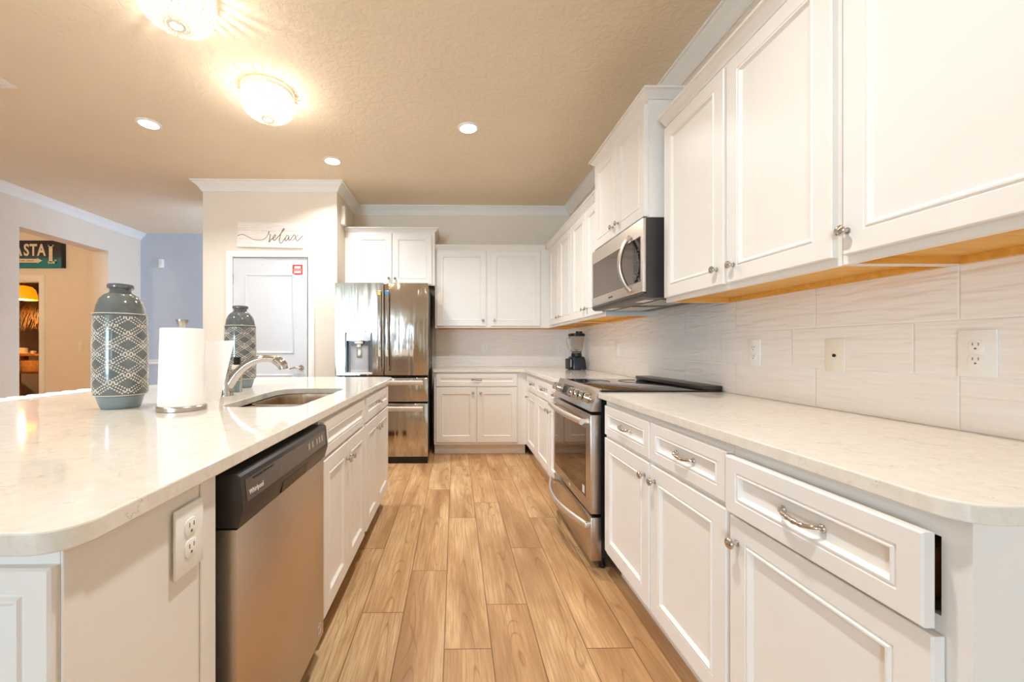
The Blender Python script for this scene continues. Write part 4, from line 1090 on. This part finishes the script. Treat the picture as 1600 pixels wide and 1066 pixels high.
for a in range(4):
    an = a*PI/2; tube(bm, [(0, 0, 0.202), (0.022*math.cos(an), 0.022*math.sin(an), 0.208), (0.028*math.cos(an), 0.028*math.sin(an), 0.220)], 0.003, 6)
obj('blade', bm, M['chrome'], t)
for sx in (-1, 1):
    for sy in (-1, 1):
        bm = BM(); lathe(bm, [(0, 0), (0.01, 0), (0.01, 0.006), (0, 0.006)], 10, c=(sx*0.055, sy*0.055, 0)); obj('foot', bm, M['black'], t)

# ------------------------------------------------------------------ bar stool behind the island
t = thing('bar_stool', 'white channel-tufted bar stool with its back showing over the island edge', 'stool', (-1.90, 1.93, 0))
bm = BM()
for i in range(6):
    y = -0.205+i*0.082
    prof = spline([(-0.14-0.04*(1-abs(i-2.5)/2.5)+0.0, y, 0.64), (-0.06, y, 0.64), (-0.045, y, 0.70), (-0.035, y, 0.80), (-0.035, y, 0.86), (-0.045, y, 0.885)], 4)
    pass
for i in range(6):
    y = -0.205+i*0.082
    xs = -0.055
    tube(bm, [(xs, y, 0.66), (xs, y, 0.70), (xs, y, 0.78), (xs, y, 0.86), (xs, y, 0.895), (xs, y, 0.914), (xs, y, 0.923)], [0.044, 0.047, 0.048, 0.048, 0.047, 0.043, 0.030], 14)
obj('backrest', bm, M['upholstery'], t)
bm = BM(); box(bm, -0.50, -0.09, -0.24, 0.24, 0.58, 0.67, 0.03, 4); obj('seat', bm, M['upholstery'], t)
for sx, sy in ((-0.46, -0.2), (-0.46, 0.2), (-0.12, -0.2), (-0.12, 0.2)):
    bm = BM(); tube(bm, [(sx*1.02, sy*1.08, 0), (sx, sy, 0.3), (sx, sy*0.95, 0.585)], [0.012, 0.015, 0.018], 10); obj('leg', bm, M['darkwood'], t)
bm = BM(); tube(bm, [(-0.46, -0.2, 0.22), (-0.46, 0.2, 0.22)], 0.009, 8); tube(bm, [(-0.12, -0.2, 0.22), (-0.12, 0.2, 0.22)], 0.009, 8); obj('stretcher', bm, M['darkwood'], t)

# ------------------------------------------------------------------ coastal sign in the side room
t = thing('wall_sign', 'dark and teal COASTAL sign with a white arrow over the bar doorway', 'sign', (-5.93, SY, 2.437))
SW, SH = 0.985, 0.376
bm = BM(); box(bm, -SW/2, SW/2, -0.035, -0.001, -SH/2, SH/2, 0.002, 1); obj('board', bm, M['coastal'], t)
bm = BM(); box(bm, SW/2, SW/2+0.03, -0.034, -0.001, -SH/2, SH/2); obj('edge', bm, M['black'], t, smooth=0)
xL = 0.0
# measured letter centres (m from the board centre)
for s, x in (('C', -0.328), ('O', -0.214), ('A', -0.100), ('S', 0.018), ('T', 0.112), ('A', 0.222)):
    text('letter', s, 0.225, M['cream_letters'], t, (x, -0.036, 0.048), (PI/2, 0, 0), 0.001, 0.006, 0.72)
bm = BM()
for (x0, x1, z0, z1) in ((0.325, 0.372, -0.115, 0.128), (0.312, 0.385, 0.108, 0.128), (0.312, 0.425, -0.128, -0.100), (0.405, 0.425, -0.128, -0.075)):
    box(bm, x0, x1, -0.0375, -0.034, z0, z1)
obj('letter', bm, M['cream_letters'], t, smooth=0)
bm = BM(); prism(bm, [(-0.40, -0.066), (0.165, -0.066), (0.165, -0.055), (0.235, -0.090), (0.165, -0.128), (0.165, -0.118), (-0.40, -0.118)][::-1], -0.037, -0.034, 0, 'y'); obj('arrow', bm, M['cream_letters'], t, smooth=0)
bm = BM(); x = -0.30
random.seed(3)
for i in range(24):
    w_ = 0.010+0.006*random.random()
    if i % 6 != 5: box(bm, x, x+w_, -0.038, -0.0365, -0.104, -0.082)
    x += w_+0.005
obj('small_lettering', bm, M['reddish'], t, smooth=0)
struct('trim_5', casing(BX0, BX1, BT, SY, 0.075), M['trim'], smooth=0)
bm = BM(); box(bm, BX1-0.014, BX1, SY, SY+0.1, 0, BT); box(bm, BX0, BX0+0.014, SY, SY+0.1, 0, BT); box(bm, BX0, BX1, SY, SY+0.1, BT-0.014, BT); struct('trim_6', bm, M['trim'], smooth=0)
l = bpy.data.lights.new('side_room_fill', 'POINT'); l.energy = 19; l.color = (1.0, 0.91, 0.74); l.shadow_soft_size = 0.12  # unseen fill light added to brighten the side-room wall
o = bpy.data.objects.new('side_room_fill', l); COL.objects.link(o); o.location = (-5.5, 3.1, 2.55)

# ------------------------------------------------------------------ the bar beyond the doorway
t = thing('pendant_lamp', 'glowing yellow pendant lamp inside the bar doorway', 'lamp', (-6.42, 6.0, 0))
bm = BM(); lathe(bm, [(0.17, 1.86), (0.165, 1.93), (0.145, 2.01), (0.11, 2.05), (0.05, 2.065), (0.045, 2.06), (0.105, 2.044), (0.138, 2.005), (0.158, 1.93), (0.163, 1.86), (0.17, 1.86)], 36); obj('shade', bm, M['amber'], t)
bm = BM(); tube(bm, [(0, 0, 2.06), (0, 0, CE)], 0.004, 8); obj('cord', bm, M['black'], t)
bm = BM(); lathe(bm, [(0, 1.94), (0.03, 1.96), (0.035, 1.985), (0.02, 2.03), (0, 2.04)], 16); obj('bulb', bm, glow('warm_bulb', rgb(255, 226, 150), 6), t)
l = bpy.data.lights.new('lamp', 'POINT'); l.energy = 26; l.color = (1.0, 0.74, 0.42); l.shadow_soft_size = 0.03
o = bpy.data.objects.new('lamp', l); COL.objects.link(o); o.parent = t; o.location = (0, 0, 1.90)
bm = BM(); random.seed(5)
for i in range(420):
    x = -7.65+1.25*random.random(); y = 6.62+0.20*random.random(); zt = 1.86+0.12*random.random(); ln = 0.24+0.22*random.random()
    dx = random.uniform(-0.12, 0.12)
    tube(bm, [(x, y+0.05, zt), (x+dx*0.5, y-0.05, zt-ln*0.55), (x+dx, y-0.08, zt-ln)], [0.006, 0.007, 0.002], 4)
box(bm, -7.68, -6.35, 6.66, 6.86, 1.90, 2.02)
tt = obj('thatch_roof', bm, M['thatch']); tag(tt, 'shaggy thatch fringe hanging inside the bar doorway', 'thatch'); tt['kind'] = 'stuff'
bm = BM(); box(bm, -8.09, -6.6, 7.02, 7.05, 1.26, 1.58); tag(obj('reed_screen', bm, M['reed']), 'reed matting panel on the dark bar wall', 'screen')
bpy.data.objects['reed_screen'].location.y = 0.94
t = thing('bar_shelf', 'amber wooden bar shelf on dark posts inside the doorway', 'shelf', (-7.15, 6.8, 0))
bm = BM(); box(bm, -0.55, 0.75, -0.16, 0.16, 1.005, 1.045, 0.004); obj('shelf_top', bm, M['barwood'], t)
bm = BM(); box(bm, -0.55, 0.75, -0.10, 0.14, 0.715, 0.75, 0.004); obj('lower_shelf', bm, M['barwood'], t)
for x in (-0.18, 0.70):
    bm = BM(); box(bm, x-0.035, x+0.035, -0.06, 0.01, 0, 0.715, 0.004); box(bm, x-0.035, x+0.035, 0.06, 0.13, 0.75, 1.005, 0.004); obj('post', bm, M['barwood'], t)
t = thing('wicker_basket', 'amber wicker basket on the lower bar shelf', 'basket', (-7.02, 6.74, 0.751))
bm = BM(); lathe(bm, [(0, 0), (0.13, 0), (0.15, 0.08), (0.16, 0.19), (0.15, 0.19), (0.14, 0.08), (0.12, 0.012), (0, 0.012)], 28); obj('body', bm, M['bamboo'], t)
bm = BM(); tube(bm, [(0.155*math.cos(2*PI*i/24), 0.155*math.sin(2*PI*i/24), 0.19) for i in range(25)], 0.008, 8); obj('rim', bm, M['darkwood'], t)
t = thing('straw_hat', 'pale straw hat lying on the bar shelf', 'hat', (-7.24, 6.76, 1.0455))
bm = BM(); lathe(bm, [(0.15, 0.0), (0.153, 0.004), (0.10, 0.012), (0.082, 0.02), (0.078, 0.08), (0.068, 0.098), (0, 0.102)], 28); obj('hat_body', bm, M['straw'], t)
t = thing('coffee_cup', 'small cream cup on the bar shelf beside the straw hat', 'cup', (-7.03, 6.74, 1.0455))
bm = BM(); lathe(bm, [(0, 0), (0.025, 0), (0.034, 0.05), (0.032, 0.05), (0.024, 0.004), (0, 0.004)], 20); obj('bowl', bm, M['straw'], t)
bm = BM(); tube(bm, spline([(0.031, 0, 0.042), (0.052, 0, 0.036), (0.048, 0, 0.016), (0.028, 0, 0.012)], 4), 0.004, 6); obj('handle', bm, M['straw'], t)
